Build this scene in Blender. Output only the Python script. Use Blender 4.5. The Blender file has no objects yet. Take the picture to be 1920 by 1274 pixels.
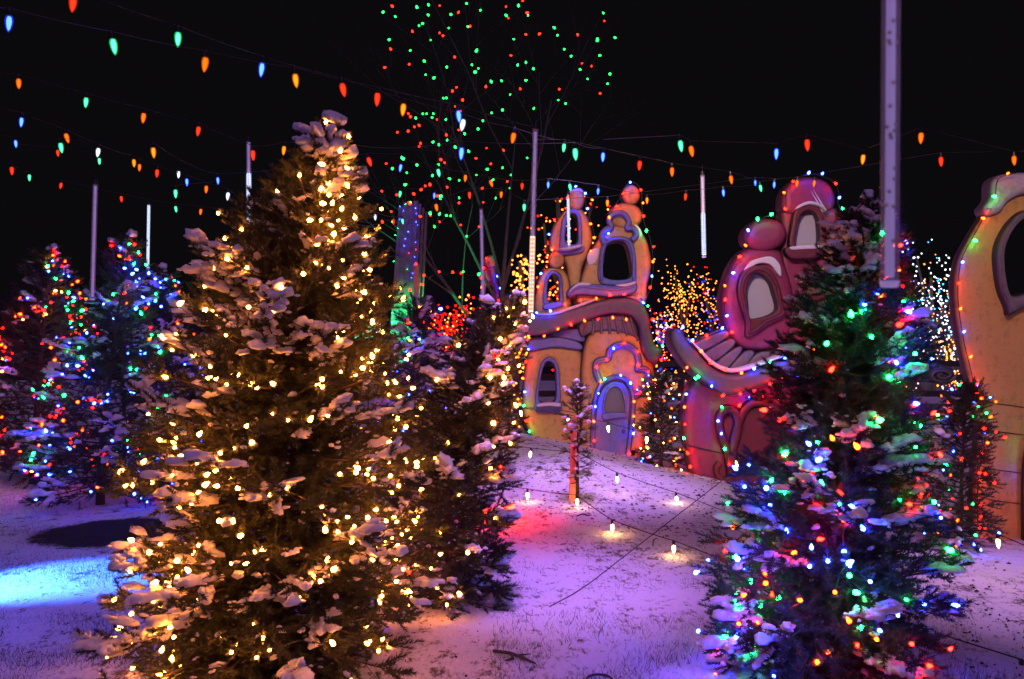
import bpy, math, random
import numpy as np
from mathutils import Vector, Matrix, noise as mnoise

S = bpy.context.scene
COL = S.collection
R = math.radians

# ------------------------------------------------------------------ camera, sky, sun, exposure
F, CX, CY, EYE = 1598.0, 960.0, 637.0, 1.6
cam_d = bpy.data.cameras.new('camera')
cam_d.sensor_width = 36.0
cam_d.lens = F / 1920 * 36
cam_d.clip_start, cam_d.clip_end = 0.05, 600
cam_d.dof.use_dof = True
cam_d.dof.focus_distance = 5.0
cam_d.dof.aperture_fstop = 5.6
cam = bpy.data.objects.new('camera', cam_d)
cam.location = (0, 0, EYE)
cam.rotation_euler = (R(90), 0, 0)
COL.objects.link(cam)
S.camera = cam

world = bpy.data.worlds.new('World')
S.world = world
world.use_nodes = True
bgn = world.node_tree.nodes['Background']
bgn.inputs['Color'].default_value = (0.0032, 0.0028, 0.0034, 1)
bgn.inputs['Strength'].default_value = 1.0

# the soft violet glow that the rest of the light show throws over the lawn
sun_d = bpy.data.lights.new('night_glow', 'SUN')
sun_d.energy = 0.62
sun_d.color = (0.60, 0.31, 1.0)
sun_d.angle = R(70)
sun = bpy.data.objects.new('night_glow', sun_d)
sun.rotation_euler = (R(38), 0, R(10))
COL.objects.link(sun)

def spot(name, loc, target, color, energy, size_deg, blend, radius=0.05):
    d = bpy.data.lights.new(name, 'SPOT')
    d.energy, d.color, d.spot_size, d.spot_blend = energy, color, R(size_deg), blend
    d.shadow_soft_size = radius
    o = bpy.data.objects.new(name, d)
    o.location = loc
    o.rotation_euler = (Vector(target) - Vector(loc)).to_track_quat('-Z', 'Y').to_euler()
    COL.objects.link(o)
    return o

# blue pool on the snow at the edge of the frame, red pool by the second fir, green wash on the plank tower
spot('blue_flood', (-4.45, 5.1, 1.2), (-3.10, 5.62, 0), (0.03, 0.13, 1.0), 4200, 34, 1.0)
spot('blue_wash', (-4.6, 4.2, 2.2), (-2.9, 5.2, 0), (0.09, 0.08, 1.0), 330, 80, 1.0)
spot('added_blue_fill', (1.3, 3.1, 0.7), (0.75, 4.2, 0), (0.05, 0.05, 1.0), 110, 80, 1.0)  # added spot, stands in for blue spill from the side fir's lamps
spot('added_lawn_fill', (0.30, 4.6, 6.2), (0.40, 5.5, 0), (0.46, 0.20, 1.0), 2700, 22, 1.0, 0.2)  # added unseen spot that brightens the near lawn in violet
spot('added_lawn_fill', (0.55, 7.0, 6.2), (0.75, 8.3, 0), (0.48, 0.21, 1.0), 2400, 27, 1.0, 0.2)  # another added spot, violet fill farther up the lawn
spot('added_side_lawn_fill', (3.6, 4.3, 5.5), (3.3, 5.6, 0), (0.66, 0.32, 0.90), 1300, 30, 1.0, 0.2)  # added unseen spot, fills the lawn at the side
spot('added_house_fill', (0.9, 5.0, 4.6), (2.3, 11.0, 1.5), (1.0, 0.66, 0.64), 640, 72, 0.9, 0.2)  # added out of view to brighten the house fronts
spot('added_cottage_fill', (2.9, 3.2, 4.3), (4.2, 7.0, 1.7), (1.0, 0.55, 0.42), 240, 46, 0.9, 0.2)  # added out of view to brighten the cottage wall
spot('green_flood', (-2.05, 12.6, 0.75), (-1.85, 14.0, 1.7), (0.02, 1.0, 0.25), 1000, 38, 0.7)

S.view_settings.view_transform = 'Standard'
S.view_settings.look = 'None'
S.view_settings.exposure = 0.0
S.view_settings.gamma = 1.0
S.view_settings.use_curve_mapping = False
S.cycles.use_denoising = True
S.cycles.max_bounces = 5
S.cycles.diffuse_bounces = 2
S.cycles.transparent_max_bounces = 8
S.cycles.sample_clamp_indirect = 4.0

# ------------------------------------------------------------------ helpers
def P(px, py, d):
    return Vector(((px - CX) / F * d, d, EYE - (py - CY) / F * d))

def smooth(a, b, x):
    t = min(1.0, max(0.0, (x - a) / (b - a)))
    return t * t * (3 - 2 * t)

def tz(x, y):
    """height of the lawn"""
    x0 = 1.5 + (12 - y) * 0.35
    w = smooth(5.5, 10.0, y) * smooth(-4.5, -1.2, x) * (1 - smooth(16, 24, y))
    z = max(-0.16, min(0.32, -0.2 * (x - x0))) * w
    n = mnoise.noise(Vector((x * 0.9, y * 0.9, 3.1))) * 0.018 + mnoise.noise(Vector((x * 3.1, y * 3.1, 7.7))) * 0.010 + mnoise.noise(Vector((x * 8.0, y * 6.0, 1.7))) * 0.007
    return z + n

def tag(o, label, cat=None, group=None, kind=None):
    if label: o['label'] = label
    if cat: o['category'] = cat
    if group: o['group'] = group
    if kind: o['kind'] = kind
    return o

def link(o, parent=None):
    COL.objects.link(o)
    if parent is not None: o.parent = parent
    return o

def thing(name, label, cat, loc, group=None):
    o = bpy.data.objects.new(name, None)
    o.empty_display_size = 0.1
    o.location = loc
    COL.objects.link(o)
    return tag(o, label, cat, group)

def np_mesh(name, V, faces, mats, smooth_shade=False, mat_idx=None):
    """faces: (n,3) or (n,4) int array"""
    V = np.asarray(V, np.float32).reshape(-1, 3); faces = np.asarray(faces, np.int32)
    me = bpy.data.meshes.new(name)
    n, k = faces.shape
    me.vertices.add(len(V)); me.vertices.foreach_set('co', V.ravel())
    me.loops.add(n * k); me.loops.foreach_set('vertex_index', faces.ravel())
    me.polygons.add(n); me.polygons.foreach_set('loop_start', np.arange(0, n * k, k, dtype=np.int32))
    for m in (mats if isinstance(mats, (list, tuple)) else [mats]): me.materials.append(m)
    if mat_idx is not None: me.polygons.foreach_set('material_index', np.asarray(mat_idx, np.int32))
    me.update(calc_edges=True)
    me.polygons.foreach_set('use_smooth', np.full(n, bool(smooth_shade)))
    return me

class MB:
    """collects geometry for ONE mesh"""
    def __init__(s): s.v, s.f = [], []
    def add(s, V, Fc):
        o = len(s.v); s.v += [tuple(p) for p in V]; s.f += [tuple(i + o for i in f) for f in Fc]
    def box(s, x0, x1, y0, y1, z0, z1):
        s.add([(x, y, z) for z in (z0, z1) for y in (y0, y1) for x in (x0, x1)],
              [(0, 2, 3, 1), (4, 5, 7, 6), (0, 1, 5, 4), (2, 6, 7, 3), (0, 4, 6, 2), (1, 3, 7, 5)])
    def tube(s, pts, r, n=6, cap=True):
        pts = [Vector(p) for p in pts]
        rs = r if isinstance(r, (list, tuple)) else [r] * len(pts)
        V, Fc = [], []
        up = None
        for i, p in enumerate(pts):
            t = (pts[min(i + 1, len(pts) - 1)] - pts[max(i - 1, 0)])
            t = t.normalized() if t.length > 1e-9 else Vector((0, 0, 1))
            if up is None:
                up = t.orthogonal().normalized()
            else:
                up = (up - t * up.dot(t))
                up = up.normalized() if up.length > 1e-6 else t.orthogonal().normalized()
            b = t.cross(up)
            for k in range(n):
                a = 2 * math.pi * k / n
                V.append(p + (up * math.cos(a) + b * math.sin(a)) * rs[i])
        for i in range(len(pts) - 1):
            for k in range(n):
                Fc.append((i * n + k, i * n + (k + 1) % n, (i + 1) * n + (k + 1) % n, (i + 1) * n + k))
        if cap:
            Fc.append(tuple(range(n - 1, -1, -1))); Fc.append(tuple(range((len(pts) - 1) * n, len(pts) * n)))
        s.add(V, Fc)
    def lathe(s, prof, n=8, origin=(0, 0, 0)):
        """prof: (r,z) list, axis z"""
        ox, oy, oz = origin
        V, Fc = [], []
        for r, z in prof:
            for k in range(n):
                a = 2 * math.pi * k / n
                V.append((ox + r * math.cos(a), oy + r * math.sin(a), oz + z))
        for i in range(len(prof) - 1):
            for k in range(n):
                Fc.append((i * n + k, i * n + (k + 1) % n, (i + 1) * n + (k + 1) % n, (i + 1) * n + k))
        Fc.append(tuple(range(n - 1, -1, -1))); Fc.append(tuple(range((len(prof) - 1) * n, len(prof) * n)))
        s.add(V, Fc)
    def mesh(s, name, mats, smooth_shade=False):
        me = bpy.data.meshes.new(name)
        me.from_pydata(s.v, [], s.f)
        for m in (mats if isinstance(mats, (list, tuple)) else [mats]): me.materials.append(m)
        me.update()
        me.polygons.foreach_set('use_smooth', np.full(len(me.polygons), bool(smooth_shade)))
        return me
    def build(s, name, mat, parent=None, smooth_shade=False, off=(0, 0, 0)):
        if off != (0, 0, 0):
            s.v = [(p[0] - off[0], p[1] - off[1], p[2] - off[2]) for p in s.v]
        return link(bpy.data.objects.new(name, s.mesh(name, mat, smooth_shade)), parent)

# ------------------------------------------------------------------ materials
def mat(name):
    m = bpy.data.materials.new(name); m.use_nodes = True
    nt = m.node_tree
    return m, nt, nt.nodes, nt.links, nt.nodes['Principled BSDF']

def noise_node(nt, scale, detail=4, vec=None, rough=0.6):
    n = nt.nodes.new('ShaderNodeTexNoise')
    n.inputs['Scale'].default_value = scale; n.inputs['Detail'].default_value = detail
    n.inputs['Roughness'].default_value = rough
    if vec: nt.links.new(vec, n.inputs['Vector'])
    return n

def ramp(nt, fac, stops):
    r = nt.nodes.new('ShaderNodeValToRGB')
    el = r.color_ramp.elements
    while len(el) < len(stops): el.new(0.5)
    for e, (p, c) in zip(el, stops):
        e.position = p; e.color = (*c, 1) if len(c) == 3 else c
    nt.links.new(fac, r.inputs['Fac'])
    return r

def simple(name, col, rough=0.8, var=0.15, scale=8, bump=0.0, metal=0.0):
    m, nt, N, L, b = mat(name)
    tc = N.new('ShaderNodeTexCoord')
    n = noise_node(nt, scale, 5, tc.outputs['Object'])
    lo = tuple(max(0, c * (1 - var)) for c in col); hi = tuple(min(1, c * (1 + var)) for c in col)
    r = ramp(nt, n.outputs['Fac'], [(0.3, lo), (0.7, hi)])
    L.new(r.outputs['Color'], b.inputs['Base Color'])
    b.inputs['Roughness'].default_value = rough; b.inputs['Metallic'].default_value = metal
    if bump:
        n2 = noise_node(nt, scale * 6, 4, tc.outputs['Object'])
        bp = N.new('ShaderNodeBump'); bp.inputs['Strength'].default_value = bump; bp.inputs['Distance'].default_value = 0.01
        L.new(n2.outputs['Fac'], bp.inputs['Height']); L.new(bp.outputs['Normal'], b.inputs['Normal'])
    return m

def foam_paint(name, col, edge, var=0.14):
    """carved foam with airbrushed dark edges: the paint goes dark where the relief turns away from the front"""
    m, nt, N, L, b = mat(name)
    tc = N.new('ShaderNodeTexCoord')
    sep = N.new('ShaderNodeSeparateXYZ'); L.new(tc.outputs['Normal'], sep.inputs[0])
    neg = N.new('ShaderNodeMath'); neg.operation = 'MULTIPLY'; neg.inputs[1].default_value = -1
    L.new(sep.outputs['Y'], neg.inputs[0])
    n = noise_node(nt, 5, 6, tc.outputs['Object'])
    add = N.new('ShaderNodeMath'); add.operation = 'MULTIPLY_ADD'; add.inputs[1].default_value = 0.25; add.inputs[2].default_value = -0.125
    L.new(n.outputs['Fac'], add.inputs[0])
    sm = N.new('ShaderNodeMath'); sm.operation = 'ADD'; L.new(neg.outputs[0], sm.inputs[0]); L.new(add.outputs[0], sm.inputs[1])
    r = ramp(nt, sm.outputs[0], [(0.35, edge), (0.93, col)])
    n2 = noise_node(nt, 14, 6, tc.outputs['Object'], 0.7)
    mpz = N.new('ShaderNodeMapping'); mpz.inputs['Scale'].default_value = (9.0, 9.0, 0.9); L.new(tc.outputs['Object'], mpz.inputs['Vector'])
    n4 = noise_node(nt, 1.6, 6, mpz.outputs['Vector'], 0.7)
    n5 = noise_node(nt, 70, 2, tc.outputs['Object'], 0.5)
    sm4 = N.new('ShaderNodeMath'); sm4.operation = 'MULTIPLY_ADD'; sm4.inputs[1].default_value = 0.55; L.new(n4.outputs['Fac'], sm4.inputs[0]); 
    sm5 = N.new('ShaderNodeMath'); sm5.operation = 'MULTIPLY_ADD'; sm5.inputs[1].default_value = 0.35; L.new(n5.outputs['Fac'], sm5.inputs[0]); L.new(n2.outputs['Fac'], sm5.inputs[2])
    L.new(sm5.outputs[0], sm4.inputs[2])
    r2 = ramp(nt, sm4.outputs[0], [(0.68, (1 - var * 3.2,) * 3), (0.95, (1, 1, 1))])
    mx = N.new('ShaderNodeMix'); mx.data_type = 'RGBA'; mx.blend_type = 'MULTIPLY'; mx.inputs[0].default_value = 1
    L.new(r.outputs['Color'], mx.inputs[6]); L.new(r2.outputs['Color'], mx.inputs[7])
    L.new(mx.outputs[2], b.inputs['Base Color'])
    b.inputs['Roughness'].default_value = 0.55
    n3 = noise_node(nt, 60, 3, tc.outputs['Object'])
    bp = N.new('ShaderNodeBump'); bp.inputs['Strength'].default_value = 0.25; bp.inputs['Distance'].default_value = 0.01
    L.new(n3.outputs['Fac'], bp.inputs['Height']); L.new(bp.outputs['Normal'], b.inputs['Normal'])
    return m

def emit(name, col, strength, sampling='AUTO'):
    m = bpy.data.materials.new(name); m.use_nodes = True
    nt = m.node_tree
    for n in list(nt.nodes): nt.nodes.remove(n)
    e = nt.nodes.new('ShaderNodeEmission'); o = nt.nodes.new('ShaderNodeOutputMaterial')
    e.inputs['Color'].default_value = (*col, 1); e.inputs['Strength'].default_value = strength
    nt.links.new(e.outputs[0], o.inputs['Surface'])
    try: m.cycles.emission_sampling = sampling
    except Exception: pass
    return m

def shell_glass(name, col, strength, trans):
    """coloured lamp glass: glows in its own colour and lets the core shine through"""
    m = bpy.data.materials.new(name); m.use_nodes = True
    nt = m.node_tree
    for n in list(nt.nodes): nt.nodes.remove(n)
    e = nt.nodes.new('ShaderNodeEmission'); t = nt.nodes.new('ShaderNodeBsdfTransparent')
    t.inputs['Color'].default_value = (*[min(1, c + 0.12) for c in col], 1)
    e.inputs['Color'].default_value = (*col, 1); e.inputs['Strength'].default_value = strength
    x = nt.nodes.new('ShaderNodeMixShader'); x.inputs['Fac'].default_value = trans
    o = nt.nodes.new('ShaderNodeOutputMaterial')
    nt.links.new(e.outputs[0], x.inputs[1]); nt.links.new(t.outputs[0], x.inputs[2]); nt.links.new(x.outputs[0], o.inputs['Surface'])
    try: m.cycles.emission_sampling = 'NONE'
    except Exception: pass
    return m

def needles_mat(name, col):
    m, nt, N, L, b = mat(name)
    tc = N.new('ShaderNodeTexCoord')
    n = noise_node(nt, 9, 4, tc.outputs['Object'])
    r = ramp(nt, n.outputs['Fac'], [(0.3, tuple(c * 0.6 for c in col)), (0.7, tuple(c * 1.35 for c in col))])
    L.new(r.outputs['Color'], b.inputs['Base Color'])
    b.inputs['Roughness'].default_value = 0.6
    return m

M = {}
M['needle'] = needles_mat('fir_needles', (0.044, 0.058, 0.022))
M['needle_dark'] = needles_mat('dark_needles', (0.036, 0.046, 0.026))
M['bark'] = simple('bark', (0.07, 0.045, 0.03), 0.9, 0.3, 20, 0.6)
M['bark_dark'] = simple('bare_bark', (0.10, 0.095, 0.09), 0.9, 0.3, 14, 0.5)
M['wire'] = simple('green_wire', (0.012, 0.018, 0.012), 0.5)
M['socket'] = simple('socket_plastic', (0.012, 0.014, 0.012), 0.45)
M['wood'] = simple('stake_wood', (0.62, 0.34, 0.14), 0.8, 0.25, 30, 0.4)
M['wood_grey'] = simple('weathered_boards', (0.20, 0.19, 0.18), 0.85, 0.35, 9, 0.4)
M['wood_dark'] = simple('dark_timber', (0.05, 0.04, 0.035), 0.85, 0.3, 15, 0.4)
M['soil'] = simple('soil', (0.035, 0.027, 0.022), 0.95, 0.4, 30, 0.5)
M['leaf_litter'] = simple('dead_leaves', (0.045, 0.032, 0.022), 0.9, 0.5, 20)
M['grass'] = simple('dry_grass', (0.075, 0.065, 0.03), 0.8, 0.5, 5)
M['hill'] = simple('dark_slope', (0.010, 0.010, 0.010), 1.0, 0.3, 1.0)
M['treeline'] = needles_mat('far_foliage', (0.006, 0.007, 0.006))

# snow on boughs
m, nt, N, L, b = mat('snow_on_boughs')
tc = N.new('ShaderNodeTexCoord'); n = noise_node(nt, 45, 5, tc.outputs['Object'], 0.65)
bp = N.new('ShaderNodeBump'); bp.inputs['Strength'].default_value = 0.55; bp.inputs['Distance'].default_value = 0.012
L.new(n.outputs['Fac'], bp.inputs['Height']); L.new(bp.outputs['Normal'], b.inputs['Normal'])
b.inputs['Base Color'].default_value = (0.74, 0.74, 0.76, 1); b.inputs['Roughness'].default_value = 0.75
b.inputs['Specular IOR Level'].default_value = 0.25
M['snow'] = m

# lawn under thin snow: grass shows through in patches, bare mulch under the trees
m, nt, N, L, b = mat('snowy_lawn')
tc = N.new('ShaderNodeTexCoord'); g = N.new('ShaderNodeNewGeometry')
pos = g.outputs['Position']
big = noise_node(nt, 0.9, 3, pos); mid = noise_node(nt, 7, 6, pos, 0.7); fine = noise_node(nt, 42, 5, pos, 0.75)
mp = N.new('ShaderNodeMapping'); mp.inputs['Scale'].default_value = (1.0, 0.45, 1.0); L.new(pos, mp.inputs['Vector'])
L.new(mp.outputs['Vector'], fine.inputs['Vector'])
a1 = N.new('ShaderNodeMath'); a1.operation = 'MULTIPLY_ADD'; a1.inputs[1].default_value = 0.55; L.new(big.outputs['Fac'], a1.inputs[0]); L.new(mid.outputs['Fac'], a1.inputs[2])
a2 = N.new('ShaderNodeMath'); a2.operation = 'MULTIPLY_ADD'; a2.inputs[1].default_value = 0.9; L.new(fine.outputs['Fac'], a2.inputs[0]); L.new(a1.outputs[0], a2.inputs[2])
cov = ramp(nt, a2.outputs[0], [(0.55, (1, 1, 1)), (0.93, (0.86, 0.86, 0.86))])
cov.color_ramp.elements[0].position = 0.0
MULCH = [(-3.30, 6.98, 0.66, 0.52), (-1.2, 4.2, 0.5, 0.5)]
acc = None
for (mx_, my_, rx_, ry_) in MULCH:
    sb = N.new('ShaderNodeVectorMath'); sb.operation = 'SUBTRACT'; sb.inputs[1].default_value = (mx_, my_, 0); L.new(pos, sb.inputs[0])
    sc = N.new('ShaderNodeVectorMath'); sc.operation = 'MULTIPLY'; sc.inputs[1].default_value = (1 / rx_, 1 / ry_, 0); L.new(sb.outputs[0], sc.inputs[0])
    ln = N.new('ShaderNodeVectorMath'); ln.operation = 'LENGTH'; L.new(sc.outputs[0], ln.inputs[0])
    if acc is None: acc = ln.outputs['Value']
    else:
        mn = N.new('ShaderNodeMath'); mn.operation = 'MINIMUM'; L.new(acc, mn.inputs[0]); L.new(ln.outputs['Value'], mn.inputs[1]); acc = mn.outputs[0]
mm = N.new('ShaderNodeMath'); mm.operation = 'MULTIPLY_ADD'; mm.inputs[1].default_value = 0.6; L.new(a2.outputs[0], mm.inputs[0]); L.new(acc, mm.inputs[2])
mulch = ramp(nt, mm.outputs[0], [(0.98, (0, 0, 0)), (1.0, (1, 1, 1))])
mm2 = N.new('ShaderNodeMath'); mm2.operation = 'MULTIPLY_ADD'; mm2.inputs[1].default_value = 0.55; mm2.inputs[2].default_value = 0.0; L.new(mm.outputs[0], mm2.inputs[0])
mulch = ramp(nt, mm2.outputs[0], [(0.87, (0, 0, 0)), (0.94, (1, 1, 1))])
sp = ramp(nt, a2.outputs[0], [(0.0, (1, 1, 1)), (1.0, (1, 1, 1))])
# thin patches
th = N.new('ShaderNodeMath'); th.operation = 'SUBTRACT'; th.inputs[1].default_value = 1.265; L.new(a2.outputs[0], th.inputs[0])
th2 = N.new('ShaderNodeMath'); th2.operation = 'MULTIPLY'; th2.inputs[1].default_value = 6.0; th2.use_clamp = True; L.new(th.outputs[0], th2.inputs[0])
x1 = N.new('ShaderNodeMix'); x1.data_type = 'RGBA'; x1.inputs[6].default_value = (0.80, 0.80, 0.82, 1); x1.inputs[7].default_value = (0.16, 0.135, 0.085, 1)
L.new(th2.outputs[0], x1.inputs[0])
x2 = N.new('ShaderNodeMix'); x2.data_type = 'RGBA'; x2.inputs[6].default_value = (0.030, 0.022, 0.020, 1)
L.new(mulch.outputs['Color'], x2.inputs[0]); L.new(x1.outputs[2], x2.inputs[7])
L.new(x2.outputs[2], b.inputs['Base Color'])
b.inputs['Roughness'].default_value = 0.85; b.inputs['Specular IOR Level'].default_value = 0.2
bp = N.new('ShaderNodeBump'); bp.inputs['Strength'].default_value = 1.0; bp.inputs['Distance'].default_value = 0.04
L.new(a2.outputs[0], bp.inputs['Height']); L.new(bp.outputs['Normal'], b.inputs['Normal'])
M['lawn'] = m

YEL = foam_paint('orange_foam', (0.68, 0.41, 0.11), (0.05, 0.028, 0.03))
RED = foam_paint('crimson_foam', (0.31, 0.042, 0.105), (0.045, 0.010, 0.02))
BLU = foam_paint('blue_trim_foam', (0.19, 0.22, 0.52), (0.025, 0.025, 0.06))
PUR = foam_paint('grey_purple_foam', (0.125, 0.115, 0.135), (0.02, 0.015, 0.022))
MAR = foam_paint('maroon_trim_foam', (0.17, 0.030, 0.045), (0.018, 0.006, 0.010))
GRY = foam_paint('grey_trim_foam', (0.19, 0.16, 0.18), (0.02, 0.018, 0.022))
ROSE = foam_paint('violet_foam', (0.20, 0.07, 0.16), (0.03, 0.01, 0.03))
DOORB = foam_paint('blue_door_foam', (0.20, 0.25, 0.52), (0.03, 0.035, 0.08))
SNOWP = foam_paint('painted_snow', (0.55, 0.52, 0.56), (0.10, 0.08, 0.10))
m, nt, N, L, b = mat('milky_pane')
b.inputs['Base Color'].default_value = (0.55, 0.55, 0.60, 1); b.inputs['Roughness'].default_value = 0.25
PANE = m
m, nt, N, L, b = mat('dull_door_glass')
b.inputs['Base Color'].default_value = (0.20, 0.21, 0.15, 1); b.inputs['Roughness'].default_value = 0.2
DGLASS = m

# lamp colours: (radiated colour, glass colour)
RGB = {'red': (1.0, 0.0030, 0.0012), 'orange': (1.0, 0.034, 0.0015), 'green': (0.006, 1.0, 0.11), 'blue': (0.010, 0.028, 1.0),
       'warm': (1.0, 0.255, 0.032), 'white': (0.80, 0.85, 1.0), 'cyan': (0.03, 0.42, 1.0), 'yellow': (1.0, 0.26, 0.02)}
POW = {'red': 125, 'orange': 75, 'green': 95, 'blue': 270, 'warm': 128, 'white': 50, 'cyan': 70, 'yellow': 55}

def lathe_mesh(name, prof, n, mats):
    mb = MB(); mb.lathe(prof, n); return mb.mesh(name, mats, True)

MINI, OCT, BIG, MID, DOT, HSE = {}, {}, {}, {}, {}, {}
for c in RGB:
    k = POW[c]
    e = emit('lamp_' + c, RGB[c], k)
    MINI[c] = lathe_mesh('mini_lamp_' + c, [(0.004, 0.0), (0.0100, 0.006), (0.0100, 0.015), (0.006, 0.025), (0.0012, 0.032)], 7, e)
    MID[c] = lathe_mesh('mid_lamp_' + c, [(0.007, 0.0), (0.015, 0.010), (0.014, 0.022), (0.008, 0.035), (0.002, 0.042)], 7, emit('midlamp_' + c, RGB[c], k * (0.42 if c in ('red', 'orange') else 0.62)))
    DOT[c] = lathe_mesh('tree_dot_' + c, [(0.007, 0.0), (0.015, 0.010), (0.014, 0.022), (0.008, 0.035), (0.002, 0.042)], 8, emit('dotlamp_' + c, {'red': (1.0, 0.016, 0.006), 'green': (0.012, 1.0, 0.10)}.get(c, RGB[c]), 9.0))
    HSE[c] = lathe_mesh('house_lamp_' + c, [(0.007, 0.0), (0.015, 0.010), (0.014, 0.022), (0.008, 0.035), (0.002, 0.042)], 7, emit('houselamp_' + c, RGB[c], k * 0.62))
    e2 = emit('far_lamp_' + c, RGB[c], 7.0, 'NONE')
    OCT[c] = e2
HOTB = {c: lathe_mesh('hot_bulb_' + c, [(0.007, 0.0), (0.015, 0.010), (0.014, 0.022), (0.008, 0.035), (0.002, 0.042)], 7, emit('hotlamp_' + c, RGB[c], 230)) for c in ('red', 'orange')}
# big outdoor bulbs: glowing glass shell round a bright core, with a socket as sub-part
BIGC = {'red': ((1.0, 0.035, 0.012), 1.1, (1.0, 0.14, 0.035), 4.5), 'orange': ((1.0, 0.13, 0.004), 1.2, (1.0, 0.36, 0.03), 4.5),
        'yellow': ((1.0, 0.24, 0.004), 0.95, (1.0, 0.50, 0.06), 4.5), 'green': ((0.01, 0.75, 0.20), 1.2, (0.35, 1.0, 0.75), 10.0),
        'blue': ((0.02, 0.06, 1.0), 1.1, (0.25, 0.55, 1.0), 14.0), 'white': ((0.65, 0.68, 1.0), 1.2, (0.9, 0.92, 1.0), 6.0),
        'warm': ((1.0, 0.72, 0.42), 3.0, (1.0, 0.60, 0.30), 220.0)}
for c, (sc_, ss, cc, cs) in BIGC.items():
    mb = MB()
    prof = [(0.010, 0.0), (0.0145, -0.010), (0.0165, -0.022), (0.0150, -0.038), (0.0110, -0.054), (0.0055, -0.066), (0.001, -0.071)]
    mb.lathe([(r, z) for r, z in reversed(prof)], 10)
    nsh = len(mb.f)
    mb.lathe([(r * 0.62, z * 0.80 - 0.007) for r, z in reversed(prof)], 8)
    me = mb.mesh('big_bulb_' + c, [shell_glass('glass_' + c, sc_, ss, 0.55), emit('core_' + c, cc, cs)], True)
    for i, p in enumerate(me.polygons): p.material_index = 0 if i < nsh else 1
    BIG[c] = me
mb = MB(); mb.lathe([(0.0115, -0.004), (0.0115, 0.020), (0.008, 0.030), (0.004, 0.034)], 8)
SOCKET = mb.mesh('bulb_socket', M['socket'])

def bulb(parent, me, loc, rot=None, scale=1.0):
    o = bpy.data.objects.new('bulb', me)
    o.location = Vector(loc) - parent.location
    if rot is not None: o.rotation_euler = rot
    if scale != 1.0: o.scale = (scale,) * 3
    COL.objects.link(o); o.parent = parent
    return o

def lights_stuff(name, pts, colors, size, parent=None, rng=None, label=None, cat=None, off=(0, 0, 0)):
    """very many tiny far lamps as one part: octahedra"""
    names = sorted(set(colors))
    base = np.array([(1, 0, 0), (-1, 0, 0), (0, 1, 0), (0, -1, 0), (0, 0, 1), (0, 0, -1)], np.float32)
    tri = np.array([(0, 2, 4), (2, 1, 4), (1, 3, 4), (3, 0, 4), (2, 0, 5), (1, 2, 5), (3, 1, 5), (0, 3, 5)], np.int32)
    pts = np.array([tuple(p) for p in pts], np.float32) - np.array(off, np.float32)
    n = len(pts)
    rs = np.random.RandomState(n)
    sz = (size * (0.7 + 0.6 * rs.rand(n)))[:, None, None]
    V = pts[:, None, :] + base[None] * sz
    Fc = tri[None] + (np.arange(n) * 6)[:, None, None]
    mi = np.repeat([names.index(c) for c in colors], 8)
    me = np_mesh(name, V, Fc.reshape(-1, 3), [OCT[c] for c in names], False, mi)
    o = link(bpy.data.objects.new(name, me), parent)
    o['kind'] = 'stuff'
    return o

# ------------------------------------------------------------------ ground, slope and treeline
def graded(a, b, c0, c1, fine_step, grow):
    xs = list(np.arange(c0, c1, fine_step))
    s = fine_step; x = c0
    left = []
    while x > a: s *= grow; x -= s; left.append(x)
    s = fine_step; x = xs[-1]; right = []
    while x < b: s *= grow; x += s; right.append(x)
    return np.array(left[::-1] + xs + right)
gx = graded(-120, 120, -5.5, 6.0, 0.055, 1.16)
gy = graded(-12, 200, 2.6, 15.0, 0.055, 1.14)
V = np.array([(x, y, tz(x, y)) for y in gy for x in gx], np.float32)
nx, ny = len(gx), len(gy)
ii, jj = np.meshgrid(np.arange(nx - 1), np.arange(ny - 1))
a = (jj * nx + ii).ravel()
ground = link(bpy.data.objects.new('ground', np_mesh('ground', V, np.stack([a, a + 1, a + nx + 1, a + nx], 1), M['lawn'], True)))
tag(ground, 'thin snow on the lawn with grass showing through', kind='structure')

hx = np.linspace(-110, 110, 221); prof = []
V = []
for x in hx:
    h = 3.9 + 0.55 * mnoise.noise(Vector((x * 0.06, 1.7, 0))) + 0.10 * mnoise.noise(Vector((x * 0.9, 5.7, 0)))
    for (y, k) in ((33, -0.03), (36, 0.5), (40, 0.9), (44, 1.0), (90, 1.3)):
        V.append((x, y + 1.5 * mnoise.noise(Vector((x * 0.1, k * 5, 2))), h * k))
n = 5
a = np.array([i * n + j for i in range(len(hx) - 1) for j in range(n - 1)])
tag(link(bpy.data.objects.new('hill', np_mesh('hill', V, np.stack([a, a + n, a + n + 1, a + 1], 1), M['hill'], True))),
    'dark wooded slope behind the light show', kind='structure')

# ------------------------------------------------------------------ painted foam houses
def catmull(pts, closed=True, k=6):
    pts = [Vector((p[0], p[1])) for p in pts]
    n = len(pts); out = []
    rng_ = range(n) if closed else range(n - 1)
    for i in rng_:
        p0, p1 = pts[(i - 1) % n] if (closed or i > 0) else pts[0], pts[i]
        p2 = pts[(i + 1) % n]; p3 = pts[(i + 2) % n] if (closed or i + 2 < n) else pts[-1]
        for j in range(k):
            t = j / k
            out.append(0.5 * ((2 * p1) + (p2 - p0) * t + (2 * p0 - 5 * p1 + 4 * p2 - p3) * t * t + (3 * p1 - p0 - 3 * p2 + p3) * t ** 3))
    if not closed: out.append(pts[-1])
    return out

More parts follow.
